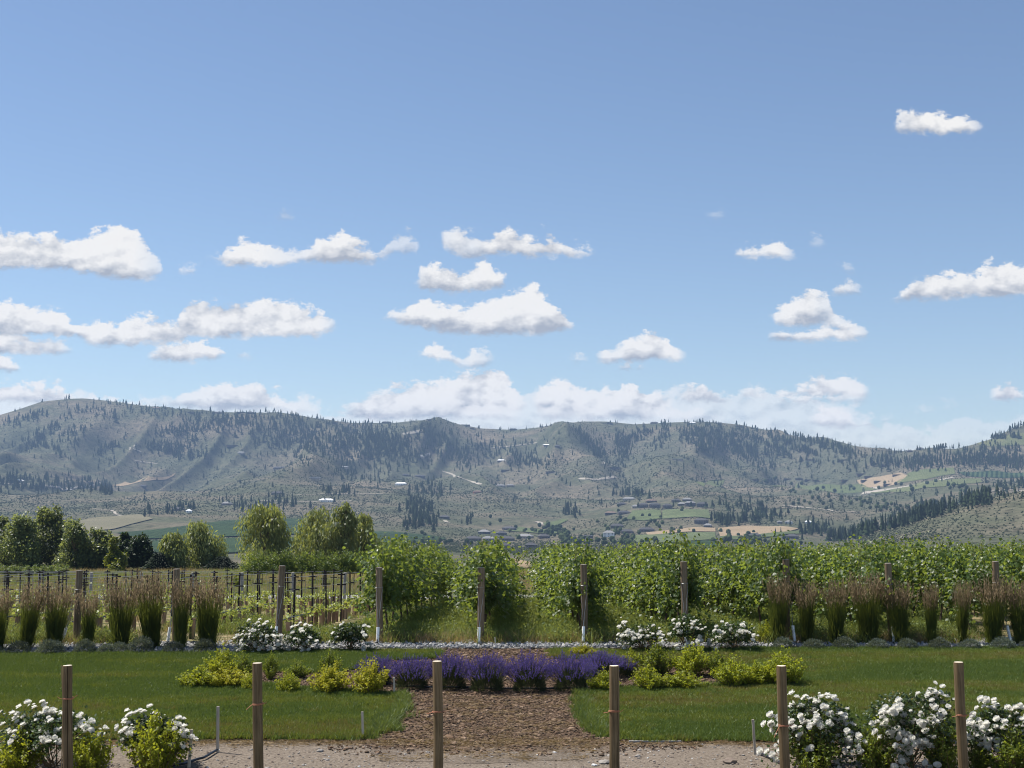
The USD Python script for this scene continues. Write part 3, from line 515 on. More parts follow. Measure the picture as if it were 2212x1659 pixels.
for q in near300:
    x, y, z, h, k, xo, yo = tp[q]; r = region(xo, yo)
    copy_of(pk[int(rng.integers(0, 5))], 'pine_tree', 'dark pine ' + r, 'tree', loc=(x, y, z - .2), rz=rng.uniform(0, 6.3), scale=(h * rng.uniform(.8, 1.3),) * 2 + (h,), group='pines ' + r)
for q in rnear:
    x, y, z, h, k, xo, yo = tp[q]; r = region(xo, yo)
    copy_of(rk[int(rng.integers(0, 4))], 'round_tree', 'dark round leafy tree ' + r, 'tree', loc=(x, y, z - .2), rz=rng.uniform(0, 6.3), scale=h, group='round trees ' + r)
P = tp[rest]; sc = np.stack([P[:, 3] * rng.uniform(.75, 1.3, len(P))] * 2 + [P[:, 3]], 1)
scatter('distant_pines', pines, P[:, :3] - [0, 0, .3], scale=sc)
# scrub: sagebrush and bitterbrush dotted over the slopes
n = 90000; t = rng.uniform(-.42, .42, n); y = 1150 * (4450 / 1150) ** rng.uniform(0, 1, n); x = t * y
keep = meshkit.fbm(np.stack([x / 240, y / 300, 0 * x], -1), 3, 4) > np.where((t > .25) & (y < 1950), rng.uniform(.2, .5, n), rng.uniform(.36, .62, n))
x, y = x[keep], y[keep]; z = hz(x, y)
inside = np.zeros(len(x), bool)
for name, mat, label, poly in FIELDS:
    pts = [hit(a, b) for a, b in poly]; pts = [p for p in pts if p is not None]
    if len(pts) > 2: inside |= contains_xy(Polygon([p[:2] for p in pts]).buffer(0), x, y)
x, y, z = x[~inside], y[~inside], z[~inside]
scatter('sagebrush', [(round_mesh(20 + k, 1), M_scrub) for k in range(3)], np.stack([x, y, z - .3], 1), scale=rng.uniform(0.6, 1.6, len(x)) * np.clip(y / 3000, .6, 1.15))

M_wall = [plain('wall_dark', (0.075, 0.062, 0.055), 0.8, 0.2, (0.10, 0.085, 0.075), 0.8), plain('wall_tan', (0.27, 0.22, 0.17), 0.8, 0.2, (0.32, 0.27, 0.21), 0.8), plain('wall_white', (0.62, 0.60, 0.56), 0.7, 0.2, (0.70, 0.68, 0.64), 0.8), plain('wall_grey', (0.20, 0.20, 0.20), 0.8, 0.2, (0.25, 0.25, 0.24), 0.8), plain('wall_red', (0.30, 0.11, 0.08), 0.8, 0.2, (0.34, 0.14, 0.1), 0.8)]
M_roof = [plain('roof_dark', (0.05, 0.05, 0.055), 0.8, 0.2, (0.07, 0.07, 0.075), 1.5), plain('roof_grey', (0.16, 0.16, 0.165), 0.7, 0.3, (0.20, 0.20, 0.2), 1.5), plain('roof_white', (0.72, 0.72, 0.72), 0.5, 0.4, (0.78, 0.78, 0.78), 1.5), plain('roof_brown', (0.13, 0.09, 0.07), 0.8, 0.2, (0.16, 0.12, 0.1), 1.5)]
M_pane = usdkit.material(stage, '/World/Looks/far_pane', {'p': ('principled_bsdf', {'base_color': (0.03, 0.035, 0.045), 'roughness': 0.12, 'specular_ior_level': 0.6})}, surface='p.BSDF')
M_frame = plain('window_frame', (0.6, 0.58, 0.55), 0.6, 0.3)
def house(label, xo, yo, wpx, wall, roof, kind, group):
    p = hit(xo, yo)
    if p is None:
        p = hit(xo, yo + 5) if hit(xo, yo + 5) is not None else hit(xo, yo + 9)
    if p is None: return
    w = wpx / F * p[1]; d = min(w, 13.0) * 0.8; h = 3.4 if kind != 'tall' else 6.0
    t = thing('house', label, 'house', p - [0, 0, .5], rz=math.atan2(-p[0], p[1]) + rng.uniform(-.35, .35), group=group)
    part(t, 'wall', box(-w / 2, w / 2, -d / 2, d / 2, -2.0, h), wall)
    o = .7
    if kind == 'flat': part(t, 'roof', box(-w / 2 - o, w / 2 + o, -d / 2 - o, d / 2 + o, h + .003, h + .5), roof)
    else:
        r = h + d * .27; i = d * .42 if w > d else 0
        v = np.array([(-w/2-o, -d/2-o, h-.1), (w/2+o, -d/2-o, h-.1), (w/2+o, d/2+o, h-.1), (-w/2-o, d/2+o, h-.1), (-w/2+i, 0, r), (w/2-i, 0, r)])
        rf = part(t, 'roof', (v, np.array([[0,1,5],[0,5,4],[2,3,4],[2,4,5],[1,2,5],[3,0,4],[0,2,1],[0,3,2]])), roof)
        part(rf, 'chimney', box(w * .18, w * .18 + .9, -.5, .4, r - .8, r + .9), M_bark)
    nw = max(2, int(w / 3.6))
    for k in range(nw):
        for lv in range(2 if kind == 'tall' else 1):
            x = -w / 2 + w * (k + .5) / nw; z = 1.0 + 2.7 * lv
            if k == nw // 2 and lv == 0: part(t, 'door', box(x - .55, x + .55, -d / 2 - .06, -d / 2 - .003, .02, 2.2), M_bark); continue
            wn = part(t, 'window', box(x - .9, x + .9, -d / 2 - .08, -d / 2 - .003, z, z + 1.4), M_frame); part(wn, 'pane', box(x - .8, x + .8, -d / 2 - .11, -d / 2 - .081, z + .1, z + 1.3), M_pane)
ORD = ['first', 'second', 'third', 'fourth', 'fifth', 'sixth', 'seventh', 'eighth', 'ninth', 'tenth', 'eleventh', 'twelfth', 'thirteenth', 'fourteenth', 'fifteenth', 'sixteenth', 'seventeenth', 'eighteenth', 'nineteenth', 'twentieth'] + [f'{a}-{b}' for a in ('twenty', 'thirty') for b in ('first', 'second', 'third', 'fourth', 'fifth', 'sixth', 'seventh', 'eighth', 'ninth')]
WN = ['dark brown', 'tan', 'white', 'grey', 'red']; RN = ['dark', 'grey', 'white', 'brown']
D, TN, W_, G, R_ = range(5)
def houses(place, group, rows):
    for k, (xo, yo, w, a, b, kind) in enumerate(sorted(rows)):
        house(f'{WN[a]} house, {RN[b]} roof, {ORD[k]} from left {place}', xo, yo, w, M_wall[a], M_roof[b], kind, group)
houses('on the main ridge skyline', 'houses on the main ridge skyline', [(337,878,14,TN,3,'gable'),(411,892,14,D,0,'flat'),(470,893,20,D,0,'gable'),(521,892,16,D,0,'flat'),(540,893,14,D,0,'gable'),(720,914,17,D,0,'flat'),(835,914,20,D,0,'gable'),(932,909,16,D,3,'flat'),(1005,920,20,D,0,'flat'),(1020,922,10,D,0,'flat'),(1109,929,15,D,0,'gable'),(1314,911,18,D,0,'flat'),(1413,915,16,D,0,'gable'),(1496,915,14,G,2,'gable'),(1552,915,14,G,0,'flat'),(1595,917,17,D,0,'flat')])
houses('on the slopes below the main ridge', 'houses on the slopes below the main ridge', [(503,964,28,D,0,'flat'),(521,979,15,TN,1,'gable'),(604,1012,26,D,0,'gable'),(741,1012,24,TN,1,'gable'),(674,1034,34,TN,2,'flat'),(599,1068,26,D,0,'gable'),(705,1084,30,W_,2,'gable'),(490,1091,22,D,1,'gable'),(385,1103,24,D,0,'gable'),(408,1107,12,W_,2,'gable'),(43,1040,15,TN,2,'gable'),(309,1053,15,D,0,'gable'),(149,1060,15,TN,1,'gable'),(906,988,20,TN,1,'gable'),(1083,996,18,D,2,'gable')])
houses('on the middle slope under the wooded face', 'houses on the middle slope', [(1183,966,20,TN,2,'gable'),(1204,966,11,D,0,'gable'),(876,1028,14,D,0,'gable'),(907,1030,22,D,0,'gable'),(866,1047,24,W_,2,'gable'),(1081,1051,20,TN,1,'gable'),(1102,1051,16,D,1,'gable'),(1031,1065,18,R_,3,'gable'),(1093,1017,20,D,0,'flat'),(1189,1021,20,D,0,'flat'),(1321,1012,34,D,0,'flat'),(1463,994,24,TN,1,'flat'),(960,1120,20,D,0,'gable')])
houses('in the lower row along the valley floor', 'houses along the valley floor', [(1100,1145,28,D,0,'gable'),(1083,1156,20,D,0,'gable'),(1046,1153,24,D,1,'gable'),(1022,1168,32,D,0,'gable'),(1055,1168,26,TN,1,'gable'),(1095,1168,32,D,0,'gable'),(1135,1163,32,TN,1,'gable'),(1175,1163,24,D,0,'gable'),(1265,1162,28,D,1,'flat'),(1315,1160,24,W_,1,'tall'),(1333,1140,28,D,0,'gable'),(1355,1152,26,D,0,'gable'),(1397,1148,32,D,0,'gable'),(1147,1183,24,D,0,'gable'),(1090,1184,22,D,0,'gable'),(1515,1132,28,D,0,'tall'),(1529,1139,18,D,1,'gable')])
houses('in the village cluster above the striped vineyard', 'houses of the village cluster', [(1319,1112,24,D,3,'gable'),(1348,1111,26,D,0,'gable'),(1359,1080,26,TN,1,'gable'),(1343,1092,18,D,0,'gable'),(1373,1097,16,TN,1,'gable'),(1390,1097,20,D,0,'tall'),(1414,1097,24,D,0,'tall'),(1442,1099,20,D,0,'tall'),(1407,1085,22,D,3,'gable'),(1460,1084,18,D,0,'gable'),(1473,1092,18,D,1,'gable'),(1484,1082,20,D,1,'gable'),(1491,1093,22,D,1,'tall'),(1517,1095,24,D,0,'tall')])
houses('on the golf bench under the pass', 'houses on the golf bench', [(1628,1039,22,D,3,'flat'),(1656,1037,22,D,0,'flat'),(1701,1036,16,D,3,'flat'),(1726,1036,16,D,0,'flat'),(1745,1038,14,D,0,'flat'),(1762,1040,14,D,3,'flat'),(1826,1038,16,D,0,'flat'),(1861,1025,20,D,0,'flat'),(1876,1031,18,D,3,'flat'),(1868,1040,16,D,3,'flat'),(1897,1042,18,D,0,'flat'),(1920,1048,22,D,0,'flat'),(1937,1027,18,D,0,'flat'),(1822,995,20,D,0,'flat'),(1751,995,16,TN,3,'flat'),(1890,1003,18,D,0,'flat'),(1913,1006,18,D,0,'flat'),(1965,971,12,D,0,'gable'),(1987,971,16,G,1,'gable')])
houses('by the tan mown field', 'houses by the tan mown field', [(1704,1131,14,W_,1,'gable'),(1746,1131,14,W_,2,'gable'),(1684,1131,10,G,1,'gable'),(1711,1163,26,D,0,'gable'),(1630,1161,26,D,0,'gable')])
# ------------------------------------------------------------------ garden ground: beds, lawns, gravel, road
rng = np.random.default_rng(5)
def outline(pts): return Polygon([gp(x, y)[:2] for x, y in pts]).buffer(0)
def sheet(name, pg, lift, mat, kind='structure', label=None, wob=0.0):
    vs = []
    for g in getattr(pg, 'geoms', [pg]):
        if wob:
            e = np.array(g.segmentize(0.12).exterior.coords)[:-1]; e = e + wob * (np.stack([meshkit.fbm(np.column_stack([e * 3, 0 * e[:, 0] + s]), 3, s) for s in (1, 2)], 1) - .5); g = Polygon(e, [h.coords for h in g.interiors]).buffer(0)
            if g.geom_type != 'Polygon': g = max(g.geoms, key=lambda q: q.area)
        v, f = trimesh.creation.triangulate_polygon(g, engine='earcut'); n = np.cross(np.append(v[f[0, 1]] - v[f[0, 0]], 0), np.append(v[f[0, 2]] - v[f[0, 0]], 0))[2]
        vs.append((np.column_stack([v, gz(v[:, 1]) + lift]), f if n > 0 else f[:, ::-1]))
    return single(name, join(vs), mat, kind=kind, label=label)
P_left = outline([(-700,1602),(0,1601),(500,1599),(760,1602),(798,1600),(822,1584),(848,1556),(866,1526),(866,1504),(845,1500),(700,1494),(620,1490),(560,1484),(480,1488),(400,1484),(398,1462),(440,1447),(500,1440),(600,1452),(700,1456),(770,1448),(790,1436),(850,1428),(935,1424),(946,1411),(800,1411),(500,1416),(0,1419),(-700,1421)])
P_right = outline([(1196,1408),(1330,1411),(1640,1406),(2212,1405),(2900,1405),(2900,1606),(2212,1604),(1500,1603),(1380,1603),(1320,1598),(1275,1580),(1254,1548),(1258,1512),(1272,1497),(1400,1492),(1560,1484),(1680,1482),(1742,1470),(1735,1455),(1600,1448),(1500,1444),(1400,1440),(1330,1428),(1196,1424)])
P_bed = outline([(330,1500),(380,1440),(760,1410),(800,1403),(1330,1403),(1500,1408),(1800,1440),(1790,1500),(1500,1602),(1330,1608),(1300,1638),(1060,1652),(830,1645),(780,1606),(600,1560)])
P_gravel = outline([(-700,1416),(0,1415),(440,1413),(800,1404),(1330,1402),(1640,1401),(2212,1402),(2900,1402),(2900,1383),(2212,1384),(1600,1385),(1106,1388),(500,1391),(0,1392),(-700,1392)])
def soilmat(name, cols, s1, s2, bump, voro=None):
    n = {'g': ('geometry', {}), 'a': ('noise_texture', {'scale': s1, 'detail': 8.0, 'roughness': 0.72}), 'b': ('noise_texture', {'scale': s2, 'detail': 3.0}), 'x': ('math', {'math_type': 'multiply_add', 'value2': 0.45}),
         'k': ('math', {'math_type': 'subtract', 'value2': 0.22}), 'r': ('rgb_ramp', {'ramp': cols}), 'bp': ('bump', {'strength': 1.0, 'distance': bump}), 'p': ('principled_bsdf', {'roughness': 0.95, 'specular_ior_level': 0.1})}
    l = [('g.position', 'a.vector'), ('g.position', 'b.vector'), ('b.fac', 'x.value1'), ('a.fac', 'x.value3'), ('x.value', 'k.value1'), ('k.value', 'r.fac'), ('a.fac', 'bp.height'), ('bp.normal', 'p.normal')]
    if voro:      # the trodden front edge, where the soil runs out into the bare dirt
        n.update({'s': ('separate_xyz', {}), 'e': ('noise_texture', {'scale': 2.6, 'detail': 5.0}), 'q': ('math', {'math_type': 'multiply_add', 'value2': 1.5}), 'w': ('map_range', {'from_min': 19.3, 'from_max': 19.9, 'clamp': True}), 'r2': ('rgb_ramp', {'ramp': voro}), 'mm': ('mix', {})})
        l += [('g.position', 's.vector'), ('g.position', 'e.vector'), ('e.fac', 'q.value1'), ('s.y', 'q.value3'), ('q.value', 'w.value'), ('k.value', 'r2.fac'), ('w.result', 'mm.fac'), ('r2.color', 'mm.color1'), ('r.color', 'mm.color2'), ('mm.color', 'p.base_color')]
    else: l.append(('r.color', 'p.base_color'))
    return usdkit.material(stage, '/World/Looks/' + name, n, l, surface='p.BSDF')
M_bed = soilmat('bed_soil', [(0.3, (0.046, 0.030, 0.020)), (0.5, (0.108, 0.072, 0.048)), (0.7, (0.19, 0.135, 0.092))], 30.0, 2.0, 0.03, [(0.3, (0.075, 0.060, 0.046)), (0.5, (0.155, 0.127, 0.100)), (0.7, (0.255, 0.213, 0.172))])
M_lawnsoil = soilmat('lawn_soil', [(0.3, (0.036, 0.06, 0.018)), (0.5, (0.055, 0.085, 0.024)), (0.7, (0.08, 0.11, 0.032))], 30.0, 0.9, 0.02)
M_gravel = soilmat('gravel_bed', [(0.3, (0.12, 0.115, 0.11)), (0.5, (0.22, 0.215, 0.205)), (0.7, (0.33, 0.32, 0.305))], 45.0, 3.0, 0.03)
M_road = plain('road_gravel', (0.20, 0.198, 0.192), 0.9, 0.1, (0.26, 0.255, 0.245), 1.2, coord='world')
sheet('planting_bed', P_bed, 0.004, M_bed, wob=0.25)
lawns = P_left.union(P_right)
sheet('lawn', P_left, 0.030, M_lawnsoil, wob=0.16); sheet('lawn', P_right, 0.030, M_lawnsoil, wob=0.16)
sheet('gravel_strip', P_gravel, 0.020, M_gravel, wob=0.1)
sheet('road', Polygon([(-60, 63.3), (60, 63.3), (60, 70.2), (-60, 70.2)]), 0.03, M_road)
def inside(pg, n, g):
    x0, y0, x1, y1 = pg.bounds; out = np.zeros((0, 2))
    while len(out) < n:
        p = np.column_stack([g.uniform(x0, x1, 4 * n), g.uniform(y0, y1, 4 * n)]); out = np.vstack([out, p[contains_xy(pg, p[:, 0], p[:, 1])]])
    return out[:n]
# lawn: turf patches of blades
def turf(seed, n=150, size=0.27, h=(0.035, 0.075)):
    g = np.random.default_rng(seed); p = np.column_stack([g.uniform(-size / 2, size / 2, (n, 2)), np.zeros(n)]); d = np.column_stack([g.normal(0, .35, (n, 2)), np.ones(n)])
    return blades(p, d, g.uniform(*h, n), g.uniform(.003, .0055, n), g.uniform(.1, .9, n), g)
M_turf = leafmat('turf', (0.075, 0.120, 0.028), (0.122, 0.178, 0.045), (0.195, 0.24, 0.082), 0.22, 0.5, 0.25, vary=0.12)
M_turf2 = leafmat('turf_light', (0.108, 0.145, 0.028), (0.165, 0.208, 0.043), (0.24, 0.27, 0.082), 0.22, 0.5, 0.25, vary=0.12)
M_turf3 = leafmat('turf_dry', (0.14, 0.135, 0.045), (0.20, 0.19, 0.07), (0.28, 0.25, 0.11), 0.2, 0.5, 0.2)
vis = Polygon([(-.40 * 18, 18), (.40 * 18, 18), (.42 * 27.5, 27.5), (-.42 * 27.5, 27.5)])
lp = inside(lawns.intersection(vis.buffer(3.2)), 13500, rng)
tone = meshkit.fbm(np.column_stack([lp[:, 0] / 4.5, lp[:, 1] / 1.1, 0 * lp[:, 0]]), 3, 8) + rng.normal(0, .05, len(lp)) - .02 * (lp[:, 0] + 1) / 8
scatter('lawn_grass', [(turf(k), M_turf) for k in range(3)] + [(turf(5 + k), M_turf2) for k in range(2)] + [(turf(9), M_turf3)], np.column_stack([lp, gz(lp[:, 1]) + .03]), scale=rng.uniform(.85, 1.25, len(lp)),
        idx=np.where((tone > .63) & (rng.uniform(0, 1, len(lp)) < .5), 5, np.where(tone + .05 * np.sin(lp[:, 1] * 5.2) > .54, 3 + rng.integers(0, 2, len(lp)), rng.integers(0, 3, len(lp)))))
# long pale grass at the lawn corners beside the bare strip
def tuft(seed, n, r, h, w, spread=.45, bend=(.2, 1.0)):
    g = np.random.default_rng(seed); p = np.column_stack([g.normal(0, r, (n, 2)), np.zeros(n)]); d = np.column_stack([g.normal(0, spread, (n, 2)), np.ones(n)])
    return blades(p, d, g.uniform(*h, n), g.uniform(*w, n), g.uniform(*bend, n), g)
M_long = leafmat('long_grass', (0.07, 0.11, 0.03), (0.125, 0.17, 0.05), (0.26, 0.28, 0.13), 0.3, 0.5, 0.3)
c = []
for (x0, y0, x1, y1, s, n) in [(800, 1592, 866, 1540, 9, 120), (866, 1540, 868, 1502, 6, 60), (1258, 1540, 1300, 1590, 9, 90), (1256, 1500, 1256, 1540, 6, 40), (820, 1560, 850, 1580, 8, 60)]:
    for t in rng.uniform(0, 1, n): c.append(gp(x0 + (x1 - x0) * t + rng.normal(0, s), y0 + (y1 - y0) * t + rng.normal(0, s * .4), .02))
scatter('long_grass', [(tuft(30 + k, 46, .05, (.05, .15), (.003, .005), .6), M_long) for k in range(3)], np.array(c), scale=rng.uniform(.6, 1.25, len(c)))
c = np.vstack([inside(lawns.boundary.buffer(.07).intersection(vis), 900, rng)]); scatter('lawn_edge_grass', [(tuft(40 + k, 30, .05, (.04, .11), (.003, .005), .5), M_turf) for k in range(3)], np.column_stack([c, gz(c[:, 1]) + .02]), scale=rng.uniform(.7, 1.3, len(c)))
# bare strip and beds: clods and bark
def clod(seed, flat=.45):
    g = np.random.default_rng(seed); m = trimesh.creation.icosphere(1, 1.0); v = np.array(m.vertices) * (1 + g.uniform(-.32, .28, (len(m.vertices), 1))); return v * [1.0, g.uniform(.6, .9), flat], np.array(m.faces)
M_clod = [plain('clod_dark', (0.060, 0.042, 0.030), 0.95, 0.1, (0.11, 0.08, 0.056), 8.0), plain('clod_brown', (0.118, 0.076, 0.050), 0.95, 0.1, (0.165, 0.112, 0.075), 8.0), plain('clod_tan', (0.20, 0.14, 0.096), 0.95, 0.1, (0.25, 0.18, 0.13), 8.0)]
bare = P_bed.difference(lawns.buffer(-.03)).intersection(vis.buffer(1)); front0 = P_bed.buffer(.5).difference(lawns).intersection(Polygon([(-3.2, 17.4), (2.6, 17.4), (2.6, 20), (-3.2, 20)]))
bp = inside(bare.union(front0.buffer(0)), 23000, rng); bp = bp[(bp[:, 1] > 18.9 + rng.normal(0, .28, len(bp)))]
scatter('soil_clods', [(clod(k, .5), M_clod[k % 3]) for k in range(6)], np.column_stack([bp, gz(bp[:, 1]) + .012]), scale=np.exp(rng.normal(-4.15, .45, len(bp))), idx=rng.choice(6, len(bp), p=[.16, .24, .10, .16, .24, .10]))
ch = inside(bare, 5000, rng); ch = ch[ch[:, 1] > 18.9]
scatter('bark_chips', [((np.array(v) * [1, .35, .12], f), M_clod[k % 3]) for k, (v, f) in enumerate([clod(70 + q, 1) for q in range(3)])], np.column_stack([ch, gz(ch[:, 1]) + .03]), scale=np.exp(rng.normal(-3.75, .4, len(ch))), tilt=rng.normal(0, .5, len(ch)))
front = Polygon([(-7.5, 16.3), (7.5, 16.3), (8.2, 19.3), (-8.2, 19.3)]).difference(lawns).difference(P_bed.buffer(-.6))
fp = inside(front, 5200, rng)
M_peb = [plain('pebble_grey', (0.22, 0.20, 0.18), 0.85, 0.2, (0.30, 0.28, 0.26), 8.0), plain('pebble_brown', (0.15, 0.12, 0.10), 0.9, 0.1, (0.21, 0.17, 0.14), 8.0), plain('pebble_white', (0.55, 0.54, 0.52), 0.8, 0.2, (0.66, 0.65, 0.63), 8.0)]
scatter('dirt_pebbles', [(clod(80 + k, .55), M_peb[k % 3]) for k in range(6)], np.column_stack([fp, gz(fp[:, 1]) + .004]), scale=np.exp(rng.normal(-4.75, .5, len(fp))), idx=rng.choice(6, len(fp), p=[.3, .3, .03, .15, .2, .02]))
# straw and dry litter along the front edge of the lawn
M_straw = leafmat('straw', (0.22, 0.16, 0.09), (0.34, 0.26, 0.16), (0.46, 0.38, 0.25), 0.1, 0.7, 0.2)
def litter(seed, n=24):
    g = np.random.default_rng(seed); p = np.column_stack([g.normal(0, .09, (n, 2)), g.uniform(.0, .012, n)]); d = np.column_stack([g.normal(0, 1, (n, 2)), g.uniform(0, .25, n)]); return blades(p, d, g.uniform(.03, .1, n), g.uniform(.002, .004, n), g.uniform(0, .4, n), g)
c = np.array([gp(x, y + rng.normal(0, 3.5) + 5, .01) for x, y in zip(rng.uniform(-60, 2270, 700), np.full(700, 1601))] + [gp(rng.uniform(800, 1300), rng.uniform(1500, 1650), .03) for _ in range(260)])
scatter('straw_litter', [(litter(k), M_straw) for k in range(3)], c, scale=rng.uniform(.6, 1.3, len(c)))
# gravel stones
M_stone = [plain('stone_white', (0.33, 0.325, 0.31), 0.9, 0.15, (0.41, 0.40, 0.385), 6.0), plain('stone_grey', (0.22, 0.22, 0.22), 0.9, 0.15, (0.28, 0.28, 0.28), 6.0), plain('stone_dark', (0.17, 0.175, 0.185), 0.8, 0.25, (0.24, 0.24, 0.25), 6.0)]
sp = inside(P_gravel.intersection(vis.buffer(3.5)), 17000, rng)
scatter('gravel_stones', [(clod(90 + k, .7), M_stone[k % 3]) for k in range(6)], np.column_stack([sp, gz(sp[:, 1]) + .03 + rng.uniform(0, .03, len(sp))]), scale=np.exp(rng.normal(-3.65, .35, len(sp))), idx=rng.choice(6, len(sp), p=[.24, .17, .09, .24, .17, .09]))
# weeds between the rows, dry grass at their ends, dry grass in the field across the road
M_weed = leafmat('weeds', (0.11, 0.15, 0.045), (0.19, 0.235, 0.08), (0.32, 0.34, 0.15), 0.3, 0.55, 0.2)
M_dry = leafmat('dry_grass', (0.25, 0.19, 0.11), (0.37, 0.295, 0.18), (0.48, 0.40, 0.27), 0.2, 0.6, 0.2)
M_seed = leafmat('seed_heads', (0.17, 0.17, 0.095), (0.26, 0.25, 0.15), (0.35, 0.33, 0.22), 0.2, 0.6, 0.2)
def weed(seed, n=70, h=(.12, .42)):
    a = tuft(seed, n, .13, h, (.004, .009), .4)
    g = np.random.default_rng(seed + 1); m = 46; p = np.column_stack([g.normal(0, .14, (m, 2)), g.uniform(.02, h[1] * .7, m)])
    return join([a, leaves(p, g.normal(size=(m, 3)) + [0, 0, .3], g.normal(size=(m, 3)) + [0, 0, 1.2], g.uniform(.03, .07, m), g.uniform(.01, .022, m))])
n = 5200; y = 28.05 + 30 * rng.uniform(0, 1, n) ** 1.7; x = rng.uniform(-3.0, 9.5, n) * (y / 28) ** .8
near = rng.uniform(0, 1, n) < np.clip((29.6 - y) / 1.2, 0, .72)
mature = np.column_stack([x, y, gz(y)])
ly = 27.9 + 30 * rng.uniform(0, 1, 4200) ** 1.6; lx = -(2.9 + rng.uniform(0, 1, 4200) * (ly * .40 - 2.9)); dens = meshkit.fbm(np.column_stack([lx / 1.6, ly / 3.0, 0 * lx]), 3, 6) > rng.uniform(.46, .64, 4200)
lw = np.column_stack([lx, ly, gz(ly)])[dens]; lnear = rng.uniform(0, 1, len(lw)) < .55
allw = np.vstack([mature, lw]); dry = np.concatenate([near | (rng.uniform(0, 1, n) < .10), lnear])
protos = [(weed(k), M_weed) for k in range(4)] + [(tuft(60 + k, 90, .12, (.1, .34), (.003, .006), .5), M_dry) for k in range(3)] + [(tuft(66, 40, .12, (.2, .5), (.003, .006), .35), M_seed)]
idx = np.where(dry, 4 + rng.integers(0, 4, len(allw)), rng.integers(0, 4, len(allw)))
scatter('weed_grass', protos, allw, scale=rng.uniform(.55, 1.25, len(allw)) * np.where(dry, .8, 1.0) * np.where((allw[:, 0] < -3) & (allw[:, 1] > 40), .5, 1.0), idx=idx)
n = 7000; y = 71 + 100 * rng.uniform(0, 1, n) ** 1.25; x = rng.uniform(-.42, .12, n) * y
scatter('field_grass', [(tuft(50 + k, 60, .45, (.2, .65), (.010, .022), .3), m) for k, m in enumerate((M_dry, M_seed, M_weed, M_seed))], np.column_stack([x, y, gz(y)]), scale=rng.uniform(.6, 1.3, n) * np.where(y < 96, .5, 1.0), idx=np.where(meshkit.fbm(np.column_stack([x / 14, y / 22, 0 * x]), 3, 9) > .52, rng.integers(0, 2, n), rng.integers(1, 4, n)))
# ------------------------------------------------------------------ posts, stakes, trellis
rng = np.random.default_rng(77)
def woodmat(name, c1, c2, c3):
    n = {'c': ('texture_coordinate', {}), 'mp': ('mapping', {'scale': (22.0, 22.0, 1.1)}), 'n': ('noise_texture', {'scale': 2.2, 'detail': 7.0, 'roughness': 0.65, 'distortion': 0.4}), 'n2': ('noise_texture', {'scale': 3.0, 'detail': 3.0}),
         'mx': ('math', {'math_type': 'multiply_add', 'value2': 0.35}), 'k': ('math', {'math_type': 'subtract', 'value2': 0.17}), 'o': ('object_info', {}), 'h': ('hsv', {}), 'v': ('map_range', {'to_min': 0.8, 'to_max': 1.2}),
         'r': ('rgb_ramp', {'ramp': [(0.3, c1), (0.5, c2), (0.72, c3)]}), 'b': ('bump', {'strength': 0.6, 'distance': 0.006}), 'p': ('principled_bsdf', {'roughness': 0.85, 'specular_ior_level': 0.2})}
    l = [('c.object', 'mp.vector'), ('mp.vector', 'n.vector'), ('c.object', 'n2.vector'), ('n2.fac', 'mx.value1'), ('n.fac', 'mx.value3'), ('mx.value', 'k.value1'), ('k.value', 'r.fac'), ('r.color', 'h.color'), ('o.random', 'v.value'), ('v.result', 'h.value'), ('h.color', 'p.base_color'), ('n.fac', 'b.height'), ('b.normal', 'p.normal')]
    return usdkit.material(stage, '/World/Looks/' + name, n, l, surface='p.BSDF')
M_post = woodmat('post_wood', (0.058, 0.040, 0.020), (0.108, 0.076, 0.039), (0.172, 0.126, 0.070))
M_old = woodmat('old_post_wood', (0.082, 0.058, 0.036), (0.150, 0.110, 0.070), (0.235, 0.18, 0.12))
M_cut = plain('cut_wood', (0.56, 0.49, 0.38), 0.8, 0.2, (0.70, 0.63, 0.51), 40.0)
M_crack = plain('crack', (0.012, 0.009, 0.007), 1.0, 0.0)
M_twine = plain('orange_twine', (0.36, 0.14, 0.08), 0.7, 0.2, (0.48, 0.22, 0.13), 60.0)
M_stake = woodmat('stake_wood', (0.26, 0.22, 0.17), (0.38, 0.33, 0.27), (0.50, 0.45, 0.38))
M_black = plain('black_steel', (0.012, 0.011, 0.012), 0.6, 0.3, (0.03, 0.022, 0.02), 15.0)
M_grey = plain('weathered_grey_wood', (0.17, 0.165, 0.16), 0.85, 0.2, (0.29, 0.285, 0.28), 9.0, stretch=(1, 1, .15))
M_pvc = plain('white_pvc', (0.80, 0.81, 0.82), 0.35, 0.5)
M_wire = plain('galvanised_wire', (0.34, 0.34, 0.35), 0.45, 0.5, metallic=0.6)
M_hose = plain('black_hose', (0.012, 0.012, 0.014), 0.38, 0.5)
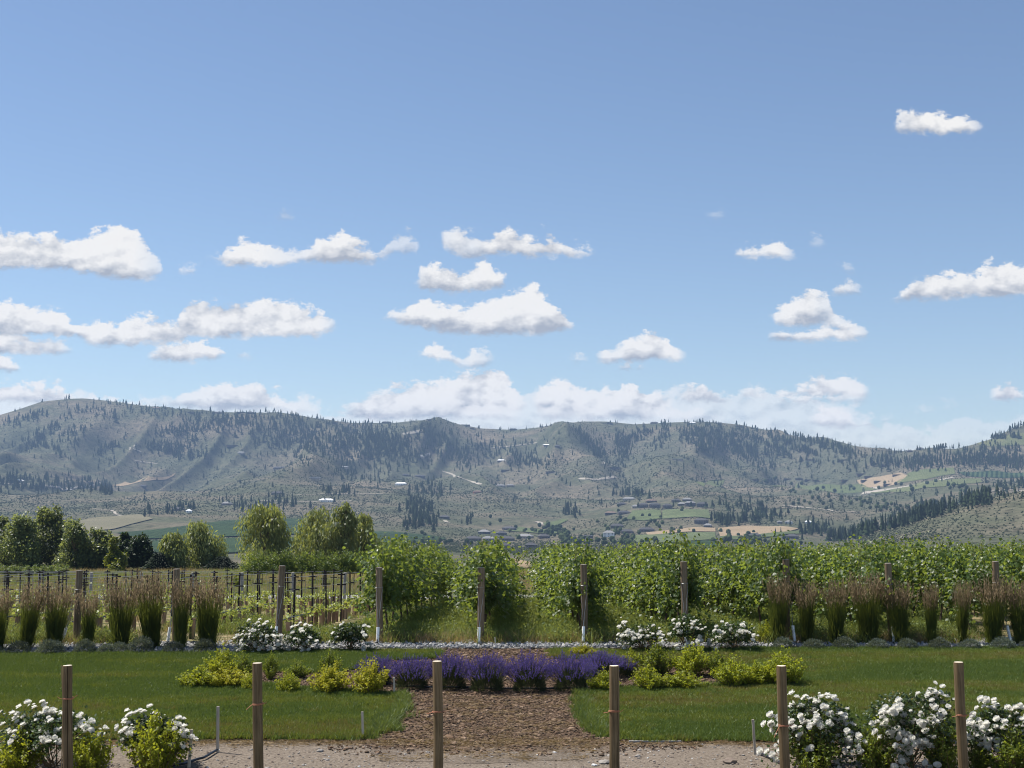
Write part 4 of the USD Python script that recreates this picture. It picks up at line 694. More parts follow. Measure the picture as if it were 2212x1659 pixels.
def post_mesh(h, r, seed, taper=.04, sides=28, below=.15, chamfer=.006):
    g = np.random.default_rng(seed); zs = np.concatenate([np.linspace(-below, h - chamfer, 9), [h]]); a = np.arange(sides) / sides * 2 * np.pi
    rr = r * (1 + taper * (1 - zs / h)); rr[-1] -= chamfer
    bump = 1 + .018 * np.sin(a * 2 + g.uniform(0, 6)) + .012 * np.sin(a * 3 + g.uniform(0, 6))
    ox = .008 * np.sin(zs * 2 + g.uniform(0, 6)); v = np.stack([rr[:, None] * bump * np.cos(a) + ox[:, None], rr[:, None] * bump * np.sin(a), np.repeat(zs[:, None], sides, 1)], -1).reshape(-1, 3)
    i, j = np.meshgrid(np.arange(len(zs) - 1), np.arange(sides), indexing='ij'); q = np.stack([i * sides + j, i * sides + (j + 1) % sides, (i + 1) * sides + (j + 1) % sides, (i + 1) * sides + j], -1).reshape(-1, 4)
    f = np.vstack([q[:, [0, 1, 2]], q[:, [0, 2, 3]]])
    top = v[-sides:] + [0, 0, .0]; cap = np.vstack([top, top.mean(0) + [0, 0, .002]])
    return (v, f), (cap, np.array([[k, (k + 1) % sides, sides] for k in range(sides)]))
def at(xo, yo, y):
    """The point at forward distance y on a line of sight."""
    u, v = ray(xo, yo); return np.array([u * y, y, ZC + v * y])
NP = [(147, 1437, 147, 1509, 'cracked brown post with a thin cane beside it, in front of white roses'), (557, 1432, 558, 1521, 'plain brown post standing before the lawn, right of the two leaning stakes'), (944, 1428, 946, 1538, 'brown post in front of the lavender and bare soil strip'), (1325, 1438, 1328, 1537, 'brown post with a dark split near its right edge, before the lawn'), (1689, 1438, 1696, 1568, 'brown post standing against the rounded white rose bush'), (2071, 1430, 2082, 1545, 'leaning brown post among the white roses near the right edge')]
for k, (xt, yt, xb, tie, label) in enumerate(NP):
    y = 16.1; top = at(xt, yt, y); low = at(xb, 1659, y); sl = (top[0] - low[0]) / (top[2] - low[2]); h = top[2] - gz(y); base = np.array([top[0] - sl * h, y, gz(y)])
    t = thing('wooden_post', label, 'post', base, tilt=(0, math.degrees(math.atan(sl))), group='wooden posts along the near row')
    body, cap = post_mesh(h, .0565, 300 + k); part(t, 'post_body', body, M_post, smooth=40); part(t, 'cut_top', cap, M_cut)
    zt = at(xt, tie, y)[2] - gz(y); a = np.linspace(0, 2 * np.pi, 25)
    loop = [tube(np.stack([.0615 * np.cos(a), .0615 * np.sin(a), zt + dz + .004 * np.sin(a + k)], 1), .0035, 5) for dz in (0, .011)]
    e = [(1, .6), (-1, -.7), (-1, -.15), (-1, -.1), (-1, -1.6), (-1, -.12)][k]
    tail = np.array([[e[0] * .055, -.03, zt + .004], [e[0] * .08, -.05, zt + .02 * e[1]], [e[0] * .125, -.055, zt + .075 * e[1]]]); tail2 = np.array([[-e[0] * .05, -.035, zt], [-e[0] * .085, -.045, zt + .012], [-e[0] * .11, -.04, zt + .03]])
    part(t, 'twine_tie', join(loop + [tube(tail, .004, 5), tube(tail2, .003, 5)]), M_twine)
    if k in (0, 3):
        zz = np.linspace(-.1, h - .004, 12); xx = (.012 if k == 0 else .038) + .003 * np.sin(zz * 9); w = np.full(12, .0035 if k == 0 else .0025)
        yy = -np.sqrt(np.maximum(.0575 ** 2 * (1 + .03) - xx ** 2, 1e-5)) - .001 - .0565 * .04 * (1 - zz / h)
        part(t, 'crack', tube(np.stack([xx, yy, zz], 1), w, 5), M_crack)
tb = at(136, 1515, 15.95); tt = at(132.5, 1437, 15.95)
single('cane', tube([(tb[0] + .01, 15.95, gz(15.95) - .05), tb, tt], [.006, .006, .005], 6), M_straw, 'thin tan cane standing close beside the cracked brown post', 'cane')
ST = [(471, 1526, 470, 1625, .018, 'pale wooden stake on the bare dirt between the left rose bushes and second post'), (414, 1577, 408, 1664, .018, 'short pale stake leaning beside the right edge of the smaller left rose'), (782.5, 1538, 784, 1598, .015, 'short grey stake at the front corner of the left lawn'), (851, 1464, 852, 1505, .015, 'short grey stake in front of the leftmost lavender bushes'),
      (1268, 1475, 1269, 1495, .014, 'tiny pale stake at the foot of the right lavender bush'), (1626.5, 1555, 1631, 1630, .016, 'thin wooden stake on the dirt left of the large rounded rose'), (931, 1391, 931, 1407, .013, 'small grey stake on the gravel behind the lavender'), (800, 1390, 801, 1408, .018, 'small grey stake on the gravel right of the left rose group'), (879, 1403, 879, 1409, .03, 'stub of a grey peg at the gravel edge'), (1069, 1377, 1071, 1399, .012, 'reddish thin stake on the gravel near the middle vine post'), ]
for xt, yt, xb, yb, hw, label in ST:
    p = gp(xb, yb) if yb < 1659 else gp(xb, 1659); top = at(xt, yt, p[1]); h = top[2] - p[2]
    t = thing('wooden_stake', label, 'stake', p, tilt=(0, math.degrees(math.atan2(top[0] - p[0], h))), group='small stakes in the garden')
    (v, f) = box(-hw, hw, -hw * .6, hw * .6, -.1, h); part(t, 'shaft', (v, f), M_stake); part(t, 'cut_top', box(-hw + .001, hw - .001, -hw * .6 + .001, hw * .6 - .001, h + .0005, h + .004), M_cut)
for xo, y0, y1, label in [(1324.6, 1373, 1398, 'thin black rod on the gravel left of the right rose group'), (815, 1381, 1398, 'thin black rod on the gravel below the leftmost white sleeve')]:
    p = gp(xo, y1); single('steel_rod', tube([p - [0, 0, .1], at(xo, y0, p[1])], .012, 6), M_black, label, 'rod')
# end posts of the vine rows with their guy wires and white sleeves
ROWX = lambda k: -.63 + 2.1 * k
EP = [(-4, 170, 1232, 'leftmost thick vine post, between the second and third ornamental grasses'), (-3, 383, 1229, 'thick vine post rising behind the sixth ornamental grass from the left'), (-2, 604, 1222, 'thick brown post at the end of the young vine row, behind left roses'), (-1, 823, 1225, 'vine post with white sleeve at the leftmost leafy row'), (0, 1038, 1226, 'vine post with white sleeve at the middle leafy row'), (1, 1261, 1219, 'vine post with white sleeve right of the open aisle'),
      (2, 1478, 1213, 'vine post behind the tall middle rose of the right group'), (3, 1695, 1208, 'vine post behind the first ornamental grass of the right group'), (4, 1922, 1216, 'vine post behind the right grasses, second from the right edge'), (5, 2150, 1212, 'rightmost vine post above the ornamental grasses')]
for k, xo, yo, label in EP:
    y = 28.2; top = at(xo, yo, y); h = top[2] - gz(y)
    t = thing('vine_post', label, 'post', (top[0], y, gz(y)), rz=0.0, tilt=(1.5 if k > -2 else 0, rng.normal(0, .8)), group='end posts of the vine rows')
    body, cap = post_mesh(h, .068, 400 + k, .05); part(t, 'post_body', body, M_old, smooth=40); part(t, 'cut_top', cap, M_grey)
    dx = {-4: -.22, -3: -.10, 3: .13, 5: .18}.get(k, -.03); ay = -.27
    A = np.array([dx, ay, .02]); S0, S1 = A + (np.array([0, -.07, h * .72]) - A) * .05, A + (np.array([0, -.07, h * .72]) - A) * (.31)
    part(t, 'anchor_rod', tube([A - [0, 0, .15], S0], .012, 6), M_black); part(t, 'white_sleeve', tube([S0, S1], .031, 12), M_pvc, smooth=40)
    part(t, 'guy_wire', join([tube([S1, [sx, -.03, h * .74]], .0035, 4) for sx in (-.066, .066)] + [tube(np.stack([.0725 * np.cos(a), .0725 * np.sin(a), 0 * a + h * .74], 1), .0035, 4) for a in [np.linspace(0, 2 * np.pi, 17)]]), M_wire)
YOUNG = range(-9, -1); FAR_Y = 57.0
for k in YOUNG:
    x = ROWX(k)
    if x / FAR_Y < -.395: continue
    label = f'grey weathered post at the road end of young vine row, {ORD[-2 - k]} from the leafy vines'
    t = thing('far_vine_post', label, 'post', (x, FAR_Y, gz(FAR_Y)), tilt=(0, rng.normal(0, 1)), group='grey posts at the road end of the young rows'); body, cap = post_mesh(1.25, .066, 500 + k, sides=12); part(t, 'post_body', body, M_grey, smooth=40); part(t, 'cut_top', cap, M_cut)
# black steel stakes with cross arms
c = klass('trellis_stake_kind')
part(c, 'shaft', join([box(-.014, .014, -.014, .014, -.2, 1.38), box(-.022, .022, -.004, .004, -.2, 1.37)]), M_black)
part(c, 'cross_arm', box(-.125, .125, -.02, -.015, 1.03, 1.065), M_black); part(c, 'cross_arm', box(-.10, .10, -.02, -.015, 1.31, 1.34), M_black)
for k in YOUNG:
    x = ROWX(k); m = 0
    for y in np.arange(29.8 + (k % 3) * .8, 56, 2.6):
        if x / y < -.395: continue
        copy_of(c, 'trellis_stake', f'black steel stake with cross arms, {ORD[m]} from the front, {ORD[-2 - k]} young row', 'stake', loc=(x + rng.normal(0, .03), y, gz(y) + rng.normal(0, .03)), rz=rng.normal(0, .12), tilt=(rng.normal(0, .8), rng.normal(0, .8)), group='black steel trellis stakes'); m += 1
for k in YOUNG:
    x = ROWX(k)
    for nm, z, r, mat, lab in [('trellis_wire', 1.33, .005, M_wire, 'top'), ('trellis_wire', 1.05, .003, M_wire, 'arm-level'), ('drip_hose', .46, .012, M_hose, 'low')]:
        y0 = max(28.3, -x / .43)
        if y0 > 54: continue
        yy = np.arange(y0, FAR_Y + .1, 1.07); zz = gz(yy) + z - .02 * np.abs(np.sin(yy * .73))
        single(nm, tube(np.stack([np.full_like(yy, x + .02), yy, zz], 1), r, 4), mat, f'{lab} {"dark hose" if nm == "drip_hose" else "wire"} along the {ORD[-2 - k]} young row from the leafy vines', 'hose' if nm == 'drip_hose' else 'wire', group='wires and hoses of the young rows')
# dark drip lines along the beds
for pts, label in [([(-30, 1414), (200, 1413), (440, 1412), (470, 1412)], 'black drip line under the left grey domes'), ([(495, 1410), (560, 1409), (690, 1408), (790, 1408)], 'black drip line under the left rose group'), ([(835, 1481), (870, 1486), (920, 1489), (1000, 1490), (1100, 1493), (1200, 1492), (1262, 1491)], 'black drip line at the foot of the lavender'), ([(1340, 1401), (1440, 1404), (1560, 1405), (1640, 1403), (1800, 1404), (2000, 1405), (2240, 1405)], 'long black drip line under the right roses and grey domes'), ([(330, 1668), (400, 1655), (440, 1642), (470, 1626)], 'black hose on the dirt by the left stakes'), ([(1640, 1632), (1680, 1650), (1700, 1664)], 'black hose on the dirt beside the large rounded rose'), ([(2095, 1648), (2150, 1646), (2240, 1650)], 'black drip line under the rightmost rose'), ([(1820, 1640), (1860, 1641), (1900, 1640)], 'black drip line between the two right roses')]:
    P = np.array([gp(x, min(y, 1668), .035) for x, y in pts]); s = np.linspace(0, len(P) - 1, 40); P = np.stack([np.interp(s, np.arange(len(P)), P[:, q]) for q in range(3)], 1); P[:, 1] += .03 * np.sin(s * 5)
    single('drip_line', tube(P, .016, 6), M_hose, label, 'hose', smooth=40)
p = gp(1415, 1606); single('board', (lambda vf: (vf[0] + p, vf[1]))(box(-.36, .36, -.035, .035, .0, .035)), M_grey, 'grey weathered board lying at the front edge of the right lawn', 'board')
for xo, yo, s, label in [(1306, 1650, .075, 'flat grey rock beside the fourth near post'), (1575, 1648, .10, 'dark flat rock on the dirt near the right hoses'), (1283, 1655, .04, 'small pale rock left of the fourth near post'), (1198, 1627, .03, 'small white stone on the dirt in front of bare strip')]:
    p = gp(xo, yo); v, f = clod(int(xo), .4); single('rock', (v * s + p + [0, 0, s * .2], f), M_peb[0 if 'grey' in label else 1 if 'dark' in label else 2], label, 'rock')

# ------------------------------------------------------------------ plants
M_vine = leafmat('vine_leaf', (0.045, 0.080, 0.016), (0.10, 0.150, 0.030), (0.19, 0.24, 0.065), 0.40, 0.42, 0.35, tint=(0.30, 0.37, 0.05), vary=0.15)
M_vine_tip = leafmat('vine_shoot_leaf', (0.12, 0.17, 0.035), (0.19, 0.245, 0.055), (0.27, 0.32, 0.09), 0.35, 0.4, 0.45, tint=(0.28, 0.32, 0.06))
M_vinewood = plain('vine_wood', (0.06, 0.042, 0.032), 0.9, 0.1, (0.13, 0.10, 0.075), 18.0, bump=.5, stretch=(1, 1, .2))
M_shoot = plain('green_shoot', (0.16, 0.17, 0.07), 0.7, 0.2, (0.20, 0.16, 0.08), 8.0)
def vine(seed, end=False, n=4800, high=False):
    g = np.random.default_rng(seed); L = 1.1
    w = tube([(0, 0, -.1), (.02, .02, .3), (-.02, .01, .62), (.01, 0, .82)], [.03, .026, .022, .02], 7); co = tube([(0, -1.02, .84), (0, -.5, .80), (.01, 0, .82), (0, .5, .81), (0, 1.02, .84)], [.012, .016, .019, .016, .012], 6)
    # shoots: arching canes that carry the leaves
    P, D, C = [], [], []
    for s in range(64):
        o = np.array([0, g.uniform(-L, L), .82 + g.uniform(-.05, .25)]); side = g.choice([-1, 1]); up = g.uniform(.3, 1.25); out = abs(g.normal(0, .27)) * side
        if end and s % 3 == 0: o[1] = -L + g.uniform(-.05, .3); out *= .8
        tip = o + np.array([out * 1.1, g.normal(0, .38) - (.12 if end and s % 3 == 0 else 0), up]); drop = g.uniform(0, 1.15) * (abs(out) > .20)
        t = np.linspace(0, 1, 26)[:, None]; q = o + (tip - o) * t + np.array([out * .55, 0, -drop]) * t ** 2.2; C.append(q[::5])
        m = g.uniform(0.04, 1, n // 64)[:, None]; idx = (m[:, 0] * 25).astype(int); P.append(q[idx] + g.normal(0, .085, (len(idx), 3))); D.append(np.tile([out, 0, 0], (len(idx), 1)))
    P, D = np.vstack(P), np.vstack(D); P[:, 2] = np.maximum(P[:, 2], .12)
    if high: k = P[:, 2] > .86 + g.normal(0, .07, len(P)); P, D = P[k], D[k]
    nrm = np.stack([np.sign(P[:, 0]) * .55 + g.normal(0, .5, len(P)), g.normal(0, .5, len(P)) - (.5 if end else 0) * (P[:, 1] < -.7), g.uniform(.15, 1.1, len(P))], 1)
    d = g.normal(0, .6, P.shape) + np.stack([np.sign(P[:, 0]) * .5, 0 * P[:, 0], -.65 + 0 * P[:, 0]], 1); sz = g.uniform(.05, .105, len(P))
    fol = leaves(P, d, nrm, sz, sz * .52, .12)
    tp_, td, ts = [], [], []
    for s in range(9):
        o = np.array([g.normal(0, .16), g.uniform(-L, L), 1.75 + g.uniform(0, .12)]); tip = o + [g.normal(0, .14), g.normal(0, .16), g.uniform(.15, .45)]; ts.append(tube([o - [0, 0, .3], (o + tip) / 2 + g.normal(0, .02, 3), tip], [.005, .004, .002], 4))
        m = 11; u = g.uniform(0, 1, m)[:, None]; tp_.append(o + (tip - o) * u + g.normal(0, .025, (m, 3))); td.append(g.normal(0, 1, (m, 3)) + [0, 0, -.2])
    tp_, td = np.vstack(tp_), np.vstack(td); z = g.uniform(.04, .08, len(tp_)); tips = leaves(tp_, td, g.normal(0, .5, tp_.shape) + [0, 0, 1], z, z * .5, .15)
    return w, co, fol, tips, join(ts + [tube(q, .0045, 4) for q in C[::3]])
def vine_class(name, seed, end=False, high=False):
    c = klass(name); w, co, fol, tips, sh = vine(seed, end, high=high); part(c, 'trunk', w, M_vinewood); part(c, 'cordon', co, M_vinewood); part(c, 'foliage', fol, M_vine); part(c, 'shoot_tips', tips, M_vine_tip); part(c, 'shoots', sh, M_shoot, kind='stuff'); return c
VK = [vine_class(f'grape_vine_kind_{k}', 600 + 7 * k) for k in range(5)]; VH = [vine_class(f'high_grape_vine_kind_{k}', 650 + 7 * k, high=True) for k in range(2)]; VE = [vine_class(f'grape_vine_end_kind_{k}', 700 + 7 * k, True) for k in range(3)]
ROWN = {-1: 'leftmost leafy row', 0: 'leafy row left of the aisle', 1: 'leafy row right of the aisle'}
for k in range(-1, 11):
    x = ROWX(k); rn = ROWN.get(k, f'{ORD[k - 1]} leafy row right of the aisle' if k > 1 else '')
    for m, y in enumerate(np.arange(29.75, 57, 2.05)):
        if x / y > .41: continue
        end = m == 0; c = VE[k % 3] if end else VK[int(rng.integers(0, 5))]
        lab = f'bushy green grapevine at the near end of the {rn}' if end else f'green grapevine, {ORD[m]} from the near end, {rn}'
        copy_of(c, 'grape_vine', lab, 'grapevine', loc=(x + rng.normal(0, .04), y, gz(y)), rz=0 if end else rng.choice([0, np.pi]) + rng.normal(0, .04), scale=(rng.uniform(.92, 1.12) * (.9 if end else 1), 1.0, rng.uniform(.93, 1.05) * .99), group='leafy grapevines in rows')
    single('trellis_wire', tube([(x, 28.2, gz(28.2) + 1.42), (x, 56.8, gz(56.8) + 1.42)], .005, 4), M_wire, f'wire running through the {rn}', 'wire', group='wires of the leafy rows')
m = 0
for y, xs in [(90, np.arange(-16.3, -7, 2.0))]:
    for q, x in enumerate(xs):
        copy_of(VH[int(rng.integers(0, 2))], 'grape_vine', f'leafy grapevine across the road, {ORD[q]} from the left in its {"front" if y == 90 else "back"} row', 'grapevine', loc=(x, y, gz(y)), rz=np.pi / 2, scale=(.85, 1, 1.12), group='grapevines across the road')
for q, x in enumerate(np.arange(-44, -37.5, 1.9)):
    copy_of(VK[int(rng.integers(0, 5))], 'grape_vine', f'low leafy vine in the field at the left edge, {ORD[q]} from the left', 'grapevine', loc=(x, 115.0, gz(115)), rz=np.pi / 2, scale=(1, 1, .62), group='low vines in the field at the left edge')
# young vines in brown grow tubes
M_tube = [plain('grow_tube', (0.27, 0.175, 0.115), 0.8, 0.2, (0.36, 0.245, 0.165), 6.0), plain('grow_tube_dark', (0.155, 0.095, 0.062), 0.8, 0.2, (0.22, 0.14, 0.09), 6.0)]
M_young = leafmat('young_vine_leaf', (0.16, 0.21, 0.03), (0.26, 0.31, 0.05), (0.36, 0.40, 0.09), 0.35, 0.45, 0.4, tint=(0.42, 0.45, 0.08))
YK = []
for q in range(4):
    g = np.random.default_rng(800 + q); c = klass(f'young_vine_kind_{q}'); (v, f) = box(-.045, .045, -.045, .045, -.05, .40); part(c, 'grow_tube', (v, f), M_tube[q % 2]); part(c, 'training_rod', tube([(.05, 0, -.1), (.05 + g.normal(0, .02), 0, 1.2)], .0045, 4), M_grey)
    n = 34 + 12 * q; z = .36 + g.exponential(.10, n); P = np.column_stack([g.normal(0, .09, n), g.normal(0, .14, n), z]); s = g.uniform(.05, .095, n); part(c, 'foliage', leaves(P, g.normal(0, 1, P.shape), g.normal(0, .5, P.shape) + [0, 0, .9], s, s * .5), M_young); YK.append(c)
for k in YOUNG:
    x = ROWX(k)
    for m, y in enumerate(np.arange(29.0, 56.5, 1.0)):
        if x / y < -.39: continue
        copy_of(YK[int(rng.integers(0, 4))], 'young_vine', f'young vine in a brown grow tube, {ORD[m]} from the front, {ORD[-2 - k]} young row', 'young vine', loc=(x + rng.normal(0, .03), y + rng.normal(0, .08), gz(y)), rz=rng.normal(0, .4), scale=rng.uniform(.85, 1.15), tilt=(rng.normal(0, 2), rng.normal(0, 2)), group=f'young vines of row {-1 - k} beside the leafy vines')
# ornamental reed grasses
M_reed = leafmat('reed_blade', (0.065, 0.092, 0.02), (0.13, 0.165, 0.04), (0.27, 0.29, 0.09), 0.42, 0.5, 0.3)
M_plume = leafmat('reed_plume', (0.20, 0.145, 0.09), (0.34, 0.26, 0.17), (0.50, 0.40, 0.28), 0.42, 0.8, 0.1, tint=(0.44, 0.34, 0.21))
def reed(seed):
    g = np.random.default_rng(seed); n = 1000; a = g.uniform(0, 2 * np.pi, n); r = .12 * np.sqrt(g.uniform(0, 1, n)); P = np.column_stack([r * np.cos(a), r * np.sin(a), np.zeros(n)]); sp = g.uniform(.02, .24, n) * (.4 + 4.5 * r)
    D = np.column_stack([np.cos(a) * sp, np.sin(a) * sp, np.ones(n)]); fol = blades(P, D, g.uniform(.6, 1.12, n), g.uniform(.0025, .0045, n), g.uniform(.05, .35, n), g)
    k = 190; a2 = g.uniform(0, 2 * np.pi, k); D2 = np.column_stack([np.cos(a2) * .5, np.sin(a2) * .5, np.zeros(k)]); low = blades(np.column_stack([g.normal(0, .09, (k, 2)), np.zeros(k)]), D2 + [0, 0, .8], g.uniform(.3, .6, k), g.uniform(.003, .005, k), g.uniform(.6, 1.3, k), g)
    m = 175; a = g.uniform(0, 2 * np.pi, m); r = .11 * np.sqrt(g.uniform(0, 1, m)); B = np.column_stack([r * np.cos(a), r * np.sin(a), np.zeros(m)]); sp = np.abs(g.normal(0.03, .10, m)) + r; T = B + np.column_stack([np.cos(a) * sp * 1.1, np.sin(a) * sp * 1.1, np.ones(m)]) * g.uniform(.98, 1.38, m)[:, None]
    st, pl = [], []
    for b, t in zip(B, T):
        st.append(tube([b, b + (t - b) * .55, t], [.0022, .002, .0012], 3, cap=False))
        q = 13; u = g.uniform(.74, 1.0, q)[:, None]; pp = b + (t - b) * u; dd = unit(np.tile(t - b, (q, 1))) + g.normal(0, .22, (q, 3)); s = g.uniform(.05, .10, q) * (1.25 - (u[:, 0] - .68) * 2.2)
        pl.append(leaves(pp, dd, g.normal(0, 1, (q, 3)), s, .0062, 0))
    return join([fol, low]), join(st), join(pl)
RK = []
for q in range(4):
    c = klass(f'reed_grass_kind_{q}'); fo, st, pl = reed(900 + q); part(c, 'foliage', fo, M_reed); part(c, 'stalks', st, M_reed); part(c, 'plumes', pl, M_plume); RK.append(c)
LG = [(-6, 1275, 1409), (54, 1268, 1408), (115, 1266, 1407), (189, 1284, 1406), (259, 1264, 1405), (328, 1251, 1405), (389, 1262, 1405), (448, 1255, 1404)]
RG = [(1680, 1253, 1395), (1744, 1258, 1396), (1808, 1259, 1395), (1878, 1251, 1394), (1945, 1262, 1395), (2013, 1266, 1396), (2079, 1268, 1395), (2146, 1256, 1395), (2206, 1262, 1395)]
for side, L in (('left', LG), ('right', RG)):
    for q, (xo, yt, yb) in enumerate(L):
        p = gp(xo, yb); h = (yb - yt) / F * p[1]; s = h / 1.27 * rng.uniform(.95, 1.04); w = s * rng.uniform(.78, 1.12) * (.78 if xo in (189, 2079, 2013, 389) else 1)
        copy_of(RK[int(rng.integers(0, 4))], 'reed_grass', f'tall ornamental grass with brown plumes, {ORD[q]} from the left in the {side} row', 'ornamental grass', loc=p, rz=rng.uniform(0, 6.3), scale=(w * rng.uniform(.78, .95), w * .9, s), tilt=(rng.normal(0, 2.5), rng.normal(0, 2.5)), group=f'ornamental grasses of the {side} row')
# grey dome plants at their feet
M_grey_leaf = leafmat('grey_leaf', (0.09, 0.115, 0.10), (0.15, 0.185, 0.16), (0.26, 0.30, 0.265), 0.15, 0.7, 0.15)
def dome(seed, n=1500, r=.22, h=.24, lw=.10, ll=(.02, .05)):
    g = np.random.default_rng(seed); a = g.uniform(0, 2 * np.pi, n); e = np.arccos(g.uniform(.02, 1, n)); u = np.stack([np.sin(e) * np.cos(a), np.sin(e) * np.sin(a), np.cos(e)], 1); lump = .72 + .5 * meshkit.fbm(u * 2.4 + seed, 3, seed); k = g.uniform(.55, 1, n)[:, None] ** .5
    P = u * [r, r, h] * lump[:, None] * k; return leaves(P, u + g.normal(0, .45, u.shape), g.normal(0, 1, u.shape), g.uniform(*ll, n), g.uniform(*ll, n) * lw, .1)
DK = []
for q in range(4):
    c = klass(f'grey_dome_kind_{q}'); part(c, 'foliage', join([dome(950 + q, 2400, .22, .25, .14)]), M_grey_leaf); part(c, 'stem', tube([(0, 0, -.05), (0, 0, .08)], [.02, .012], 5), M_vinewood); DK.append(c)
for side, L in (('left', [(-14, 1414, 40), (40, 1414, 48), (109, 1415, 60), (184, 1414, 46), (229, 1414, 40), (258, 1413, 40), (306, 1412, 54), (375, 1412, 46), (443, 1411, 46)]), ('right', [(1692, 1405, 44), (1758, 1406, 46), (1824, 1405, 50), (1895, 1405, 46), (1961, 1406, 46), (2030, 1405, 48), (2096, 1406, 46), (2167, 1406, 50), (2222, 1406, 44)])):
    for q, (xo, yb, w) in enumerate(L):
        p = gp(xo, yb); r = w / F * p[1] / .42; copy_of(DK[int(rng.integers(0, 4))], 'grey_dome_plant', f'low grey-green dome plant, {ORD[q]} from the left at the foot of the {side} grasses', 'plant', loc=p, rz=rng.uniform(0, 6.3), scale=(r, r, r * rng.uniform(.9, 1.15)), group=f'grey dome plants under the {side} grasses')
# lavender
M_lavleaf = leafmat('lavender_leaf', (0.045, 0.062, 0.032), (0.085, 0.108, 0.056), (0.15, 0.175, 0.10), 0.2, 0.65, 0.15)
M_lavflower = leafmat('lavender_flower', (0.072, 0.050, 0.18), (0.14, 0.105, 0.34), (0.27, 0.22, 0.52), 0.25, 0.7, 0.1, tint=(0.26, 0.2, 0.6))
def lavender(seed, n=420):
    g = np.random.default_rng(seed); a = g.uniform(0, 2 * np.pi, n); e = np.arccos(g.uniform(.30, 1, n)); u = np.stack([np.sin(e) * np.cos(a), np.sin(e) * np.sin(a), np.cos(e)], 1)
    B = u * [.26, .26, .22] * g.uniform(.5, 1, n)[:, None]; Lh = g.uniform(.26, .40, n)[:, None]; d = unit(u * [1, 1, .9] + [0, 0, .55] + g.normal(0, .12, u.shape)); T = B + d * Lh
    st = join([tube([b, b + (t - b) * .6 + g.normal(0, .008, 3), t], .0018, 3, cap=False) for b, t in zip(B, T)])
    q = 11; uu = np.repeat(np.linspace(-.075, .012, q)[None], n, 0) + g.normal(0, .004, (n, q)); pp = (T[:, None] + d[:, None] * uu[..., None]).reshape(-1, 3); dd = np.repeat(d, q, 0) * .9 + g.normal(0, .55, (n * q, 3)); fl = leaves(pp, dd, g.normal(0, 1, pp.shape), g.uniform(.014, .026, n * q), .0062, .2)
    m = 2600; a = g.uniform(0, 2 * np.pi, m); e = np.arccos(g.uniform(.0, 1, m)); v = np.stack([np.sin(e) * np.cos(a), np.sin(e) * np.sin(a), np.cos(e)], 1); fo = leaves(v * [.27, .27, .30] * g.uniform(.4, 1, m)[:, None] ** .5, v + [0, 0, .5] + g.normal(0, .35, v.shape), g.normal(0, 1, v.shape), g.uniform(.04, .09, m), .004, .1)
    return fo, st, fl
LK = []
for q in range(4):
    c = klass(f'lavender_kind_{q}'); fo, st, fl = lavender(1000 + q); part(c, 'foliage', fo, M_lavleaf); part(c, 'stems', st, M_lavleaf); part(c, 'blossom', fl, M_lavflower); LK.append(c)
for xo, yb, w, h, label in [(815, 1478, 84, 66, 'leftmost purple lavender bush behind the yellow shrub'), (889, 1488, 92, 74, 'purple lavender bush second from the left, behind the short stake'), (973, 1489, 92, 82, 'purple lavender bush behind the third near post'), (1052, 1494, 96, 88, 'purple lavender bush in the middle of the row, right of the third near post'), (1144, 1494, 96, 88, 'purple lavender bush right of the middle one'), (1234, 1493, 98, 86, 'broad purple lavender bush left of the fourth near post'), (1300, 1466, 88, 62, 'purple lavender bush partly behind the fourth near post'), (1345, 1462, 58, 46, 'small rightmost purple lavender bush')]:
    p = gp(xo, yb); s = w / F * p[1] / .78; copy_of(LK[int(rng.integers(0, 4))], 'lavender_bush', label, 'lavender', loc=p, rz=rng.uniform(0, 6.3), scale=(s, s, h / F * p[1] / .60), group='lavender bushes in a row')
# golden shrubs
GOLD = {'yellow': leafmat('gold_leaf', (0.30, 0.31, 0.015), (0.50, 0.47, 0.028), (0.64, 0.59, 0.06), 0.42, 0.5, 0.35, tint=(0.5, 0.46, 0.04)), 'lime': leafmat('lime_leaf', (0.17, 0.205, 0.015), (0.31, 0.335, 0.025), (0.44, 0.45, 0.055), 0.42, 0.5, 0.35, tint=(0.46, 0.48, 0.03)), 'green': leafmat('green_shrub_leaf', (0.09, 0.125, 0.016), (0.175, 0.215, 0.028), (0.30, 0.325, 0.06), 0.4, 0.5, 0.35, tint=(0.32, 0.37, 0.03))}
M_twig = plain('twig', (0.13, 0.085, 0.05), 0.8, 0.1, (0.2, 0.14, 0.08), 10.0)
def shrub(seed, n=64, per=62):
    """Upright spraying stems with small leaves; about 1 wide and 1 tall."""
    g = np.random.default_rng(seed); st, P, D = [], [], []
    for k in range(n):
        a = g.uniform(0, 2 * np.pi); lean = g.uniform(.0, 1.0) ** .8; L = g.uniform(.55, 1.0) * (1 - .25 * lean); o = np.array([g.normal(0, .07), g.normal(0, .07), 0]); tip = o + np.array([np.cos(a) * lean * .52, np.sin(a) * lean * .52, L * (1 - .38 * lean)])
        mid = (o + tip) / 2 + [np.cos(a) * .03, np.sin(a) * .03, -.02]; st.append(tube([o, mid, tip], [.008, .005, .002], 4, cap=False)); u = g.uniform(.22, 1.0, per)[:, None]; q = (1 - u) ** 2 * o + 2 * u * (1 - u) * mid + u ** 2 * tip
        P.append(q + g.normal(0, .028, q.shape)); D.append(unit(g.normal(0, 1, q.shape) + (tip - o) * .8))
    P, D = np.vstack(P), np.vstack(D); s = g.uniform(.036, .066, len(P)); return leaves(P, D, g.normal(0, .6, P.shape) + [0, 0, .8], s, s * .42, .15), join(st)
SK = {}
